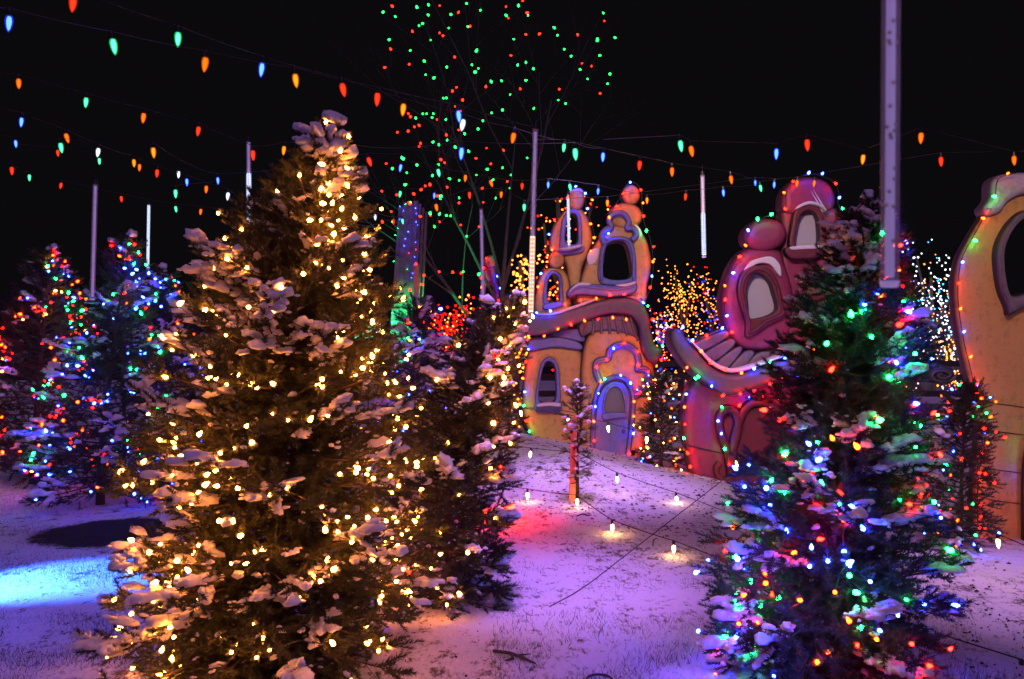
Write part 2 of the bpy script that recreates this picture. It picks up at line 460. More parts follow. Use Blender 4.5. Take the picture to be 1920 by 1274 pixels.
class House:
    """foam cut-out house; px/py are points on its front plane at distance d"""
    def __init__(s, name, label, cat, pxc, pyb, d):
        s.d, s.pxc, s.pyb, s.k = d, pxc, pyb, d / F
        b = P(pxc, pyb, d)
        s.root = thing(name, label, cat, b)
        s.pending = []
    def uv(s, p): return ((p[0] - s.pxc) * s.k, (s.pyb - p[1]) * s.k)
    def W(s, p, front=0.0):
        u, v = s.uv(p); return s.root.location + Vector((u, -front, v))
    def slab(s, name, outline, mt, front, thick, bevel, holes=(), parent=None, k=5, sharp=False):
        cu = bpy.data.curves.new(name, 'CURVE'); cu.dimensions = '2D'; cu.fill_mode = 'BOTH'
        cu.extrude = max(0.001, thick / 2 - bevel); cu.bevel_depth = bevel; cu.bevel_resolution = 3; cu.offset = -bevel
        for li, loop in enumerate([outline] + list(holes)):
            pts = [s.uv(p) for p in loop]
            pts = [Vector(p) for p in pts] if sharp else catmull(pts, True, k)
            sp_ = cu.splines.new('POLY'); sp_.points.add(len(pts) - 1); sp_.use_cyclic_u = True; sp_.use_smooth = True
            for q, p in zip(sp_.points, pts): q.co = (p[0], p[1], 0, 1)
        s._conv(cu, name, mt, Matrix.Translation((0, -(front - thick / 2), 0)) @ Matrix.Rotation(R(90), 4, 'X'), parent)
        return s.last
    def tube(s, name, path, mt, r_px, front, closed=False, parent=None, k=6):
        cu = bpy.data.curves.new(name, 'CURVE'); cu.dimensions = '3D'
        cu.bevel_depth = r_px * s.k; cu.bevel_resolution = 3; cu.use_fill_caps = True
        pts = catmull([s.uv(p) for p in path], closed, k)
        sp_ = cu.splines.new('POLY'); sp_.points.add(len(pts) - 1); sp_.use_cyclic_u = closed; sp_.use_smooth = True
        for q, p in zip(sp_.points, pts): q.co = (p[0], 0, p[1], 1)
        s._conv(cu, name, mt, Matrix.Translation((0, -front, 0)), parent)
        return s.last
    def _conv(s, cu, name, mt, mtx, parent):
        cu.materials.append(mt)
        o = bpy.data.objects.new(name, cu); COL.objects.link(o)
        dg = bpy.context.evaluated_depsgraph_get()
        me = bpy.data.meshes.new_from_object(o.evaluated_get(dg))
        bpy.data.objects.remove(o); bpy.data.curves.remove(cu)
        me.transform(mtx); me.name = name
        if len(me.materials) == 0: me.materials.append(mt)
        s.last = link(bpy.data.objects.new(name, me), parent or s.root)
    def mesh(s, name, mb, mt, parent=None):
        return mb.build(name, mt, parent or s.root)

def ell(cx, cy, rx, ry, n=10, rot=0):
    return [(cx + rx * math.cos(a) * math.cos(rot) - ry * math.sin(a) * math.sin(rot),
             cy + rx * math.cos(a) * math.sin(rot) + ry * math.sin(a) * math.cos(rot)) for a in [2 * math.pi * i / n for i in range(n)]]

# ---- orange house in the middle
H1 = House('orange_house', 'whimsical orange foam house with blue arched door and purple wavy roof', 'house', 1100, 850, 12.0)
h = H1
w_in = [(1012, 752), (1014, 711), (1021, 684), (1029, 678), (1039, 686), (1042, 711), (1040, 752)]
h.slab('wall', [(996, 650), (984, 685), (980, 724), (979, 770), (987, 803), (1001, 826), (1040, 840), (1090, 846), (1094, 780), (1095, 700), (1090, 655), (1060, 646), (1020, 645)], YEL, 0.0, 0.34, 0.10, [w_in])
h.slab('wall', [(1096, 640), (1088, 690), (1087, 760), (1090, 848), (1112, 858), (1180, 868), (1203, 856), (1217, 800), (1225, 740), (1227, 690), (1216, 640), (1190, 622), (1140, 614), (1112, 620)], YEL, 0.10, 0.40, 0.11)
h.slab('cornice', [(988, 646), (996, 634), (1030, 631), (1065, 635), (1089, 645), (1087, 657), (1040, 652), (994, 659)], BLU, 0.07, 0.40, 0.04)
h.slab('cornice', [(1030, 632), (1052, 618), (1090, 618), (1095, 641), (1060, 636)], BLU, 0.03, 0.30, 0.03)
eav = [(1083, 612), (1092, 600), (1120, 592), (1160, 588), (1186, 596), (1197, 640), (1184, 632), (1150, 622), (1112, 624), (1090, 632)]
h.slab('eaves', eav, GRY, 0.12, 0.3, 0.05)
for i in range(7):
    x0 = 1096 + i * 14
    h.tube('pleat', [(x0, 598 - 1.2 * i), (x0 + 2, 612 - i), (x0 - 3 + i * 2.2, 626 + (i > 4) * (i - 4) * 3)], GRY, 3.0, 0.125)
roofpts = [(979, 592), (999, 588), (1035, 589), (1078, 578), (1121, 565), (1154, 560), (1182, 561), (1203, 574), (1213, 595), (1217, 622), (1223, 645), (1234, 654), (1233, 672), (1224, 682), (1209, 675), (1198, 651), (1194, 620), (1186, 601), (1170, 591), (1141, 590), (1114, 596), (1078, 609), (1039, 624), (1006, 630), (984, 626), (976, 610)]
h.slab('roof', roofpts, PUR, 0.28, 0.5, 0.07)
wtl = [(1061, 455), (1061, 428), (1065, 408), (1073, 402), (1081, 408), (1083, 432), (1081, 457)]
h.slab('tower_wall', [(1060, 394), (1040, 418), (1030, 451), (1031, 472), (1052, 485), (1062, 505), (1068, 560), (1092, 560), (1092, 508), (1105, 475), (1112, 451), (1108, 420), (1096, 396), (1080, 384)], YEL, 0.0, 0.30, 0.08, [wtl])
h.slab('tower_cap', [(1066, 366), (1073, 357), (1086, 355), (1095, 364), (1096, 380), (1088, 394), (1072, 395), (1065, 384)], YEL, 0.04, 0.30, 0.07)
h.slab('tower_wall', [(1016, 511), (1006, 536), (1002, 586), (1030, 596), (1068, 590), (1070, 540), (1063, 514), (1050, 502), (1030, 502)], YEL, 0.07, 0.32, 0.08, [[(1028, 566), (1026, 540), (1031, 520), (1040, 516), (1047, 526), (1048, 548), (1046, 566)]])
h.slab('tower_cap', ell(1043, 488, 16, 18), YEL, 0.09, 0.30, 0.07)
wr = [(1132, 522), (1131, 490), (1137, 463), (1155, 455), (1171, 459), (1179, 483), (1179, 522)]
h.slab('tower_wall', [(1135, 432), (1106, 472), (1092, 510), (1084, 540), (1088, 575), (1200, 575), (1214, 533), (1221, 498), (1215, 459), (1202, 435), (1190, 424), (1160, 420)], YEL, 0.10, 0.36, 0.09, [wr])
h.slab('tower_cap', ell(1171, 407, 33, 26), YEL, 0.13, 0.34, 0.09)
h.slab('tower_cap', ell(1181, 368, 18, 20), YEL, 0.15, 0.30, 0.08)
def window(h, outer, inner, mt, front, thick, sill=None, bev=0.025):
    w = h.slab('window_frame', outer, mt, front, thick, bev, [inner])
    if sill: h.slab('sill', sill, mt, front + 0.03, thick, bev, parent=w)
    return w
window(h, [(1006, 760), (1009, 711), (1015, 681), (1029, 669), (1043, 678), (1049, 704), (1048, 760)], w_in, BLU, 0.04, 0.12, [(1005, 757), (1050, 756), (1050, 772), (1030, 775), (1006, 773)])
window(h, [(1051, 473), (1051, 435), (1055, 408), (1069, 393), (1083, 396), (1090, 420), (1091, 455), (1085, 474)], wtl, BLU, 0.05, 0.12, [(1044, 470), (1090, 462), (1092, 474), (1060, 480), (1045, 478)])
window(h, [(1020, 573), (1019, 540), (1026, 515), (1040, 508), (1052, 520), (1055, 545), (1053, 573)], [(1028, 566), (1026, 540), (1031, 520), (1040, 516), (1047, 526), (1048, 548), (1046, 566)], BLU, 0.11, 0.12, [(1019, 572), (1050, 566), (1054, 575), (1022, 582)])
window(h, [(1121, 529), (1122, 483), (1130, 455), (1155, 446), (1180, 451), (1189, 475), (1191, 514), (1187, 534), (1150, 537)], wr, BLU, 0.14, 0.14)
h.tube('window_bead', [(1126, 527), (1126, 486), (1134, 459), (1155, 450), (1176, 455), (1185, 480), (1185, 527)], BLU, 3.2, 0.15)
h.slab('balcony', [(1061, 549), (1080, 533), (1120, 535), (1151, 537), (1186, 530), (1188, 549), (1151, 560), (1112, 557), (1080, 555), (1066, 561)], BLU, 0.24, 0.3, 0.05)
h.tube('balcony_bead', [(1068, 549), (1086, 540), (1120, 543), (1151, 545), (1184, 539)], BLU, 2.5, 0.245)
tref1 = [(1131, 460), (1126, 445), (1134, 433), (1144, 430), (1139, 416), (1150, 404), (1167, 405), (1176, 419), (1173, 431), (1185, 432), (1190, 444), (1182, 453)]
h.tube('cloud_trim', tref1, BLU, 5.5, 0.16)
h.tube('cloud_trim_bead', [(x * 0.86 + 1159 * 0.14, y * 0.86 + 440 * 0.14) for x, y in tref1], BLU, 2.5, 0.15)
tref2 = [(1122, 714), (1115, 695), (1118, 678), (1138, 672), (1141, 658), (1154, 648), (1174, 648), (1190, 661), (1195, 681), (1193, 692), (1207, 692), (1214, 704), (1211, 721), (1199, 736), (1186, 741)]
h.tube('cloud_trim', tref2, BLU, 6.5, 0.13)
h.tube('cloud_trim_bead', [(x * 0.9 + 1163 * 0.1, y * 0.9 + 700 * 0.1) for x, y in tref2], BLU, 3, 0.13)
dpan = h.slab('door', [(1114, 856), (1116, 765), (1125, 732), (1138, 718), (1154, 713), (1170, 721), (1179, 745), (1178, 780), (1170, 864)], DOORB, 0.14, 0.16, 0.03)
h.tube('door_frame', [(1108, 854), (1110, 800), (1112, 760), (1121, 727), (1135, 712), (1154, 706), (1173, 714), (1184, 740), (1183, 780), (1173, 864)], BLU, 5.0, 0.15, parent=dpan)
h.slab('door_window', [(1134, 773), (1134, 744), (1141, 730), (1154, 727), (1164, 740), (1165, 773)], DGLASS, 0.155, 0.03, 0.004, parent=dpan)
h.tube('door_window_frame', [(1132, 775), (1132, 744), (1140, 727), (1154, 723), (1166, 738), (1168, 775)], DOORB, 2.4, 0.165, True, parent=dpan)
h.slab('door_window_sill', [(1129, 774), (1169, 772), (1170, 781), (1150, 783), (1130, 786)], DOORB, 0.20, 0.08, 0.02, parent=dpan)
mb = MB(); u, v = h.uv((1166, 806)); mb.lathe([(0.004, -0.03), (0.022, -0.022), (0.03, 0.0), (0.022, 0.022), (0.004, 0.03)], 10, (u, -0.2, v)); h.mesh('door_knob', mb, GRY, dpan)
mb = MB(); a_, b_ = h.uv((946, 740)), h.uv((988, 806)); mb.tube([(a_[0], 0.9, a_[1]), (b_[0], 0.16, b_[1])], 0.045, 8); h.mesh('brace', mb, M['wood_dark'])
mb = MB(); a_, b_ = h.uv((1222, 700)), h.uv((1243, 775)); mb.tube([(a_[0], 0.30, a_[1]), (b_[0], 0.9, b_[1] - 0.3)], 0.045, 8); h.mesh('brace', mb, M['wood_dark'])
for q in ([(1100, 480), (1112, 468), (1122, 470), (1116, 492), (1103, 498)], [(1182, 428), (1192, 424), (1202, 440), (1196, 452), (1188, 446)]):
    h.slab('snow_patch', q, M['snow'], 0.115, 0.05, 0.012)
h.slab('snow_patch', [(1002, 590), (1035, 588), (1070, 576), (1112, 562), (1108, 568), (1070, 582), (1035, 593)], M['snow'], 0.26, 0.20, 0.02)

for q in ([(1008, 757), (1028, 754), (1049, 756), (1047, 760), (1026, 759), (1009, 761)], [(1066, 547), (1082, 533), (1105, 534), (1100, 538), (1082, 539), (1070, 549)],
          [(1150, 537), (1170, 534), (1186, 530), (1185, 535), (1168, 540)], [(1044, 470), (1066, 467), (1088, 462), (1086, 466), (1064, 472)]):
    h.slab('snow_patch', q, M['snow'], 0.255, 0.22, 0.012)
h.slab('snow_patch', [(1066, 362), (1074, 355), (1087, 354), (1094, 361), (1084, 359), (1074, 360)], M['snow'], 0.03, 0.24, 0.012)
h.tube('seam', [(985, 765), (1020, 767), (1060, 771), (1086, 776)], M['wire'], 0.7, 0.002)
h.tube('seam', [(1104, 496), (1118, 497), (1124, 495)], M['wire'], 0.6, 0.102)
h.tube('seam', [(1190, 800), (1205, 803), (1216, 805)], M['wire'], 0.7, 0.102)

# ---- crimson house
H2 = House('crimson_house', 'whimsical crimson foam house with milky windows and upswept grey roof', 'house', 1430, 908, 10.0)
h = H2
w2i = [(1400, 598), (1396, 569), (1394, 541), (1402, 520), (1415, 514), (1433, 526), (1443, 549), (1447, 585)]
w3i = [(1488, 464), (1490, 424), (1498, 404), (1510, 398), (1523, 404), (1529, 424), (1526, 464)]
w4i = [(1508, 600), (1508, 560), (1518, 533), (1540, 522), (1560, 538), (1566, 600)]
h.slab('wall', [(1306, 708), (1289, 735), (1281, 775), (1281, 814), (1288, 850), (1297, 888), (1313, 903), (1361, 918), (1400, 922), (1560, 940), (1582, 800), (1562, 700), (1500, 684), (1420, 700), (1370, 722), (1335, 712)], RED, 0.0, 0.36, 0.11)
fan = [(1300, 660), (1300, 640), (1357, 615), (1378, 650), (1415, 660), (1475, 648), (1505, 640), (1500, 665), (1420, 690), (1367, 700), (1335, 690)]
h.slab('eaves', fan, GRY, 0.06, 0.25, 0.05)
for q in ([(1296, 645), (1352, 620), (1362, 632), (1312, 660)], [(1315, 663), (1364, 635), (1374, 648), (1332, 680)], [(1336, 682), (1376, 651), (1388, 657), (1356, 694)],
          [(1360, 695), (1391, 659), (1410, 662), (1386, 696)], [(1390, 695), (1413, 663), (1440, 660), (1428, 686)], [(1433, 684), (1444, 660), (1476, 652), (1474, 672)]):
    h.slab('pleat', q, GRY, 0.12, 0.12, 0.035, k=4)
h.slab('tower_wall', [(1470, 392), (1466, 420), (1468, 451), (1462, 490), (1470, 534), (1474, 560), (1500, 560), (1530, 500), (1550, 470), (1594, 447), (1590, 420), (1572, 392), (1520, 380)], RED, 0.02, 0.30, 0.08, [w3i])
h.slab('tower_cap', [(1464, 392), (1466, 360), (1487, 338), (1517, 332), (1549, 341), (1565, 365), (1562, 392), (1541, 402), (1500, 406), (1478, 404)], RED, 0.07, 0.34, 0.10)
h.slab('tower_wall', [(1551, 458), (1541, 476), (1512, 496), (1494, 530), (1480, 577), (1478, 640), (1596, 640), (1614, 550), (1598, 474), (1575, 455)], RED, 0.06, 0.34, 0.09, [w4i])
h.slab('tower_wall', [(1392, 469), (1367, 498), (1353, 541), (1350, 577), (1360, 624), (1383, 652), (1415, 660), (1455, 654), (1480, 626), (1487, 577), (1484, 537), (1472, 498), (1463, 472), (1431, 462)], RED, 0.10, 0.38, 0.12, [w2i])
h.slab('tower_cap', ell(1431, 443, 42, 32, 12, -0.15), RED, 0.14, 0.38, 0.12)
w = window(h, [(1394, 634), (1391, 600), (1381, 573), (1376, 541), (1386, 512), (1412, 500), (1437, 508), (1453, 534), (1460, 565), (1466, 592), (1431, 612)], w2i, MAR, 0.17, 0.16)
h.tube('window_bead', [(1400, 624), (1397, 603), (1388, 573), (1384, 541), (1393, 518), (1413, 507), (1434, 515), (1448, 538), (1454, 566), (1459, 589), (1430, 603)], MAR, 3, 0.175, True, parent=w)
h.slab('pane', w2i, PANE, 0.03, 0.02, 0.003, parent=w)
w = window(h, [(1478, 470), (1480, 420), (1489, 392), (1510, 385), (1530, 392), (1540, 420), (1536, 470)], w3i, MAR, 0.12, 0.14, [(1470, 466), (1540, 464), (1534, 482), (1500, 488), (1474, 486)])
h.slab('pane', w3i, PANE, 0.0, 0.02, 0.003, parent=w)
w = window(h, [(1498, 604), (1498, 560), (1509, 525), (1540, 511), (1570, 530), (1577, 604)], w4i, MAR, 0.12, 0.14)
h.slab('pane', w4i, MAR, 0.0, 0.02, 0.003, parent=w)
roof2 = [(1248, 630), (1254, 617), (1268, 618), (1277, 633), (1296, 656), (1319, 682), (1342, 696), (1367, 699), (1401, 691), (1446, 674), (1491, 660), (1525, 650), (1590, 648), (1660, 664), (1720, 676), (1754, 686), (1768, 700), (1756, 716), (1725, 716), (1680, 708), (1620, 696), (1560, 690), (1503, 695), (1460, 708), (1418, 722), (1378, 736), (1352, 738), (1325, 726), (1296, 704), (1271, 679), (1253, 650)]
h.slab('roof', roof2, PUR, 0.32, 0.5, 0.07)
h.tube('roof_curl', [(1740 + (24 - i * 1.5) * math.cos(0.9 * i), 702 + (13 - i * 0.9) * math.sin(0.9 * i)) for i in range(13)], PUR, 3.5, 0.335)
loop = [(1366, 876), (1361, 843), (1350, 814), (1346, 786), (1353, 771), (1367, 767), (1378, 778), (1381, 800), (1376, 823), (1371, 843)]
h.slab('door', [(1370, 924), (1380, 830), (1395, 778), (1423, 762), (1450, 772), (1475, 810), (1482, 928)], MAR, 0.03, 0.10, 0.02)
dd = h.last
h.tube('door_frame', [(1368, 925), (1370, 850), (1384, 788), (1401, 760), (1423, 754), (1448, 762), (1478, 800), (1488, 860), (1486, 930)], MAR, 9, 0.04, parent=dd)
h.tube('door_frame_curl', loop, MAR, 8.5, 0.05, parent=dd)
h.tube('door_frame_curl', [(1366, 865), (1370, 885), (1360, 898), (1345, 893), (1341, 876), (1348, 866)], MAR, 6, 0.05, parent=dd)
for q in ([(1388, 515), (1400, 494), (1420, 486), (1440, 484), (1455, 498), (1458, 520), (1450, 514), (1436, 498), (1412, 498)],
          [(1486, 396), (1495, 386), (1512, 381), (1530, 387), (1541, 402), (1532, 392), (1510, 387)], [(1506, 524), (1520, 511), (1540, 506), (1565, 516), (1556, 520), (1538, 513)]):
    h.slab('snow_patch', q, M['snow'], 0.15, 0.08, 0.015)
h.slab('snow_patch', [(1278, 634), (1298, 655), (1321, 680), (1344, 694), (1367, 697), (1401, 689), (1446, 672), (1491, 658), (1525, 648), (1491, 654), (1446, 667), (1401, 682), (1367, 690), (1346, 686), (1324, 674), (1302, 652)], M['snow'], 0.30, 0.30, 0.02)

h.tube('cable', [(1283, 836), (1305, 840), (1330, 846), (1362, 850)], M['wire'], 0.8, 0.005)
h.slab('snow_patch', [(1474, 466), (1500, 463), (1538, 463), (1534, 468), (1500, 470), (1478, 471)], M['snow'], 0.16, 0.10, 0.012)
# ---- orange house cut by the frame at the side
H3 = House('orange_cottage', 'tall orange foam cottage with snowy cap, cut by the picture edge beside the dark fir', 'house', 1960, 1050, 7.0)
h = H3
w5i = [(1877, 490), (1882, 455), (1900, 424), (1925, 410), (1980, 415), (1994, 480), (1987, 545), (1925, 548), (1885, 552)]
h.slab('wall', [(1860, 385), (1838, 414), (1816, 451), (1800, 483), (1792, 522), (1792, 573), (1800, 632), (1813, 690), (1830, 760), (1835, 830), (1829, 890), (1826, 960), (1834, 1050), (1870, 1060), (2060, 1080), (2090, 960), (2075, 860), (2092, 740), (2120, 620), (2110, 500), (2070, 410), (2010, 350), (1930, 340)], YEL, 0.0, 0.15, 0.06, [w5i])
h.slab('snow_cap', [(1838, 392), (1851, 373), (1854, 341), (1875, 328), (1925, 324), (2000, 330), (2050, 370), (2062, 410), (2030, 400), (1990, 372), (1925, 366), (1891, 378), (1871, 401), (1847, 407)], SNOWP, 0.06, 0.20, 0.06)
window(h, [(1859, 483), (1867, 447), (1890, 412), (1922, 394), (1990, 396), (2012, 480), (2004, 565), (1925, 574), (1886, 592), (1880, 577), (1866, 541)], w5i, GRY, 0.09, 0.2, None, 0.05)
dd = h.slab('door', [(1924, 1075), (1920, 900), (1935, 820), (1970, 780), (2010, 800), (2030, 880), (2030, 1078)], PUR, 0.04, 0.12, 0.03)
h.tube('door_frame', [(1921, 1075), (1917, 900), (1931, 815), (1970, 774), (2014, 796), (2035, 880), (2035, 1078)], GRY, 8, 0.05, parent=dd)

for yy in (748, 800, 872, 930):
    h.tube('cable', [(1834, yy), (1860, yy + 8), (1890, yy + 12), (1918, yy + 16)], M['wire'], 0.8, 0.006)
# ---- small violet house far behind
H4 = House('violet_house', 'small violet foam tower house far behind the thin hanging tube', 'house', 918, 760, 17.0)
h = H4
w6i = [(911, 560), (912, 540), (918, 533), (924, 540), (925, 560)]
h.slab('wall', [(907, 500), (902, 530), (898, 600), (894, 700), (898, 775), (940, 775), (944, 700), (938, 600), (934, 530), (930, 500), (918, 494)], ROSE, 0, 0.4, 0.1, [w6i])
h.slab('tower_cap', ell(919, 492, 13, 14), ROSE, 0.05, 0.36, 0.1)
window(h, [(907, 563), (908, 540), (918, 529), (928, 540), (929, 563)], w6i, MAR, 0.06, 0.16)

# ---- strings of small lamps on the houses
def along(path, step):
    pts = catmull(path, False, 8)
    out, acc = [pts[0]], 0.0
    for a, b in zip(pts, pts[1:]):
        acc += (b - a).length
        if acc >= step: out.append(b); acc = 0.0
    return out, pts

def house_string(h, name, label, paths, step, seed, size=1.0, pool=('red', 'red', 'orange', 'orange', 'green', 'blue', 'red', 'blue')):
    rng = random.Random(seed)
    root = thing(name, label, 'string lights', h.root.location)
    wire = MB()
    i = 0
    for path, front in paths:
        ps, line = along(path, step)
        wire.tube([h.W(p, front + 0.012) - root.location for p in line], 0.004, 4, False)
        for p in ps:
            c = pool[rng.randrange(len(pool))]
            q = h.W((p[0] + rng.uniform(-2.5, 2.5), p[1] + rng.uniform(-2.5, 2.5)), front + 0.030)
            bulb(root, HSE[c], q, (rng.uniform(-1.2, 2.0), rng.uniform(-0.8, 0.8), rng.uniform(0, 6)), size * rng.uniform(0.75, 1.1))
            i += 1
    wire.build('wire', M['wire'], root)
    return root

house_string(H1, 'light_string', 'small multicoloured lamps outlining the orange house with the blue door', [
    ([(1005, 587), (1035, 584), (1067, 573), (1120, 562), (1156, 557), (1190, 559), (1212, 585), (1221, 620), (1232, 648), (1231, 678)], 0.30),
    ([(988, 640), (1015, 632), (1045, 619), (1075, 609), (1110, 602), (1140, 601), (1165, 603), (1185, 608)], 0.30),
    (tref2, 0.19), ([(1110, 848), (1110, 790), (1120, 735), (1138, 708), (1165, 706), (1184, 735), (1185, 780), (1176, 860)], 0.20),
    ([(992, 655), (983, 690), (979, 740), (981, 780), (990, 806), (1003, 824), (1042, 834), (1080, 842)], 0.06),
    ([(1227, 690), (1226, 740), (1218, 800), (1204, 852), (1190, 866)], 0.14),
    ([(1036, 470), (1031, 450), (1040, 418), (1056, 398), (1064, 380), (1068, 360), (1080, 353), (1094, 362), (1097, 384), (1105, 412), (1113, 448), (1106, 475)], 0.10),
    ([(1135, 440), (1140, 410), (1150, 390), (1162, 372), (1168, 356), (1182, 346), (1198, 360), (1200, 390), (1204, 420), (1216, 455), (1221, 498), (1216, 540), (1203, 572)], 0.17),
    ([(1006, 540), (1014, 512), (1028, 494), (1040, 470)], 0.13)], 25, 11)
house_string(H2, 'light_string', 'small multicoloured lamps outlining the crimson house', [
    ([(1270, 617), (1277, 632), (1296, 655), (1319, 681), (1342, 695), (1367, 698), (1401, 690), (1446, 673), (1491, 659), (1540, 648), (1600, 648), (1680, 666), (1740, 682)], 0.345),
    ([(1275, 690), (1296, 706), (1325, 727), (1352, 739), (1378, 737), (1418, 722), (1460, 708), (1503, 694), (1540, 690)], 0.345),
    ([(1295, 640), (1325, 630), (1357, 615)], 0.10),
    ([(1361, 624), (1351, 577), (1354, 541), (1368, 498), (1386, 474), (1392, 448), (1402, 425), (1430, 410), (1455, 415)], 0.17),
    ([(1466, 395), (1468, 360), (1488, 338), (1517, 331), (1549, 341), (1564, 362), (1564, 388), (1580, 410), (1593, 440)], 0.12),
    ([(1303, 712), (1288, 738), (1281, 775), (1281, 814), (1288, 850), (1299, 890), (1340, 908), (1388, 918)], 0.05),
    ([(1350, 764), (1380, 762), (1395, 750), (1425, 742), (1460, 752)], 0.10),
    ([(1342, 786), (1347, 815), (1357, 845), (1362, 880)], 0.10)], 26, 12)
house_string(H3, 'light_string', 'small multicoloured lamps down the edge of the orange cottage with snowy cap', [
    ([(1852, 372), (1858, 340), (1890, 330)], 0.10),
    ([(1838, 412), (1816, 451), (1800, 483), (1792, 522), (1792, 573), (1802, 640), (1814, 690), (1831, 770), (1836, 830), (1830, 890), (1827, 960), (1834, 1030)], 0.03),
    ([(1919, 1040), (1916, 930), (1917, 880), (1928, 820)], 0.12)], 42, 13, 0.72)
house_string(H4, 'light_string', 'small multicoloured lamps on the small violet tower house', [
    ([(903, 600), (903, 540), (906, 500), (918, 480), (930, 495), (935, 540), (937, 600)], 0.08), ([(906, 566), (918, 572), (930, 566)], 0.12)], 17, 14, 1.2)

# ------------------------------------------------------------------ evergreen trees
def twig_template(seed, n, nl, nw, axis_len=0.10):
    """needle triangles round an axis along +x; returns (3n+stem) vertices, triangles"""
    rs = np.random.RandomState(seed)
    x = axis_len * np.linspace(0.0, 1.0, n) ** 0.85 + rs.uniform(-0.002, 0.002, n)
    phi = rs.uniform(0, 2 * np.pi, n)
    fw = rs.uniform(0.70, 1.25, n)                 # angle from the axis, radians
    tipb = np.clip((x / axis_len - 0.75) / 0.25, 0, 1)
    fw = fw * (1 - rs.uniform(0.1, 0.95, n) * tipb)
    ln = nl * rs.uniform(0.75, 1.15, n)
    d = np.stack([np.cos(fw), np.sin(fw) * np.cos(phi), np.sin(fw) * np.sin(phi)], 1)
    d[:, 2] = d[:, 2] * 0.85 + 0.10
    base = np.stack([x, np.zeros(n), np.zeros(n)], 1)
    side = np.cross(d, rs.normal(size=(n, 3))); side /= np.linalg.norm(side, axis=1)[:, None]
    V = np.stack([base + side * nw / 2, base - side * nw / 2, base + d * ln[:, None]], 1).reshape(-1, 3)
    Fc = np.arange(3 * n).reshape(-1, 3)
    s = 0.0022
    st = np.array([(0, s, -s), (0, -s, -s), (0, 0, s), (axis_len, 0, 0)])
    o = 3 * n
    V = np.concatenate([V, st]); Fc = np.concatenate([Fc, [(o, o + 1, o + 3), (o + 1, o + 2, o + 3), (o + 2, o, o + 3)]])
    return V, Fc

def ico(sub, seed, amp, freq):
    import bmesh
    bm = bmesh.new(); bmesh.ops.create_icosphere(bm, subdivisions=sub, radius=1.0)
    V = []
    for v in bm.verts:
        c = v.co.copy()
        q = 1 + amp * mnoise.noise(c * freq + Vector((seed * 7.1, seed * 3.3, 0))) + amp * 0.5 * mnoise.noise(c * freq * 2.3 + Vector((seed, 9, 4)))
        c *= q
        if c.z < 0: c.z *= 0.6
        V.append(tuple(c))
    Fc = [tuple(v.index for v in f.verts) for f in bm.faces]
    bm.free()
    return np.array(V), np.array(Fc)
BLOB3 = [ico(3, s, 0.38, 2.1) for s in range(8)]
BLOB2 = [ico(2, s, 0.55, 1.6) for s in range(6)]
BLOB1 = [ico(1, s, 0.5, 1.5) for s in range(6)]

def orient(d, up=(0, 0, 1), roll=None):
    """n x 3 directions -> n x 3 x 3 matrices with columns (dir, side, up)"""
    d = d / np.linalg.norm(d, axis=1)[:, None]
    u = np.broadcast_to(np.array(up, float), d.shape)
    s = np.cross(u, d); ln = np.linalg.norm(s, axis=1)[:, None]
    s = np.where(ln > 1e-4, s / np.maximum(ln, 1e-4), np.array([1.0, 0, 0]))
    w = np.cross(d, s)
    return np.stack([d, s, w], 2)

def stamp(templates, pos, Mx, scale, rs):
    """place templates with matrices; scale n x 3"""
    Vs, Fs, off = [], [], 0
    pick = rs.randint(0, len(templates), len(pos))
    for k, (tv, tf) in enumerate(templates):
        idx = np.where(pick == k)[0]
        if len(idx) == 0: continue
        loc = tv[None] * scale[idx][:, None, :]
        V = np.einsum('nij,nvj->nvi', Mx[idx], loc) + pos[idx][:, None, :]
        m_ = len(tv)
        Fs.append((tf[None] + (np.arange(len(idx)) * m_)[:, None, None] + off).reshape(-1, tf.shape[1]))
        Vs.append(V.reshape(-1, 3)); off += len(idx) * m_
    return np.concatenate(Vs), np.concatenate(Fs)

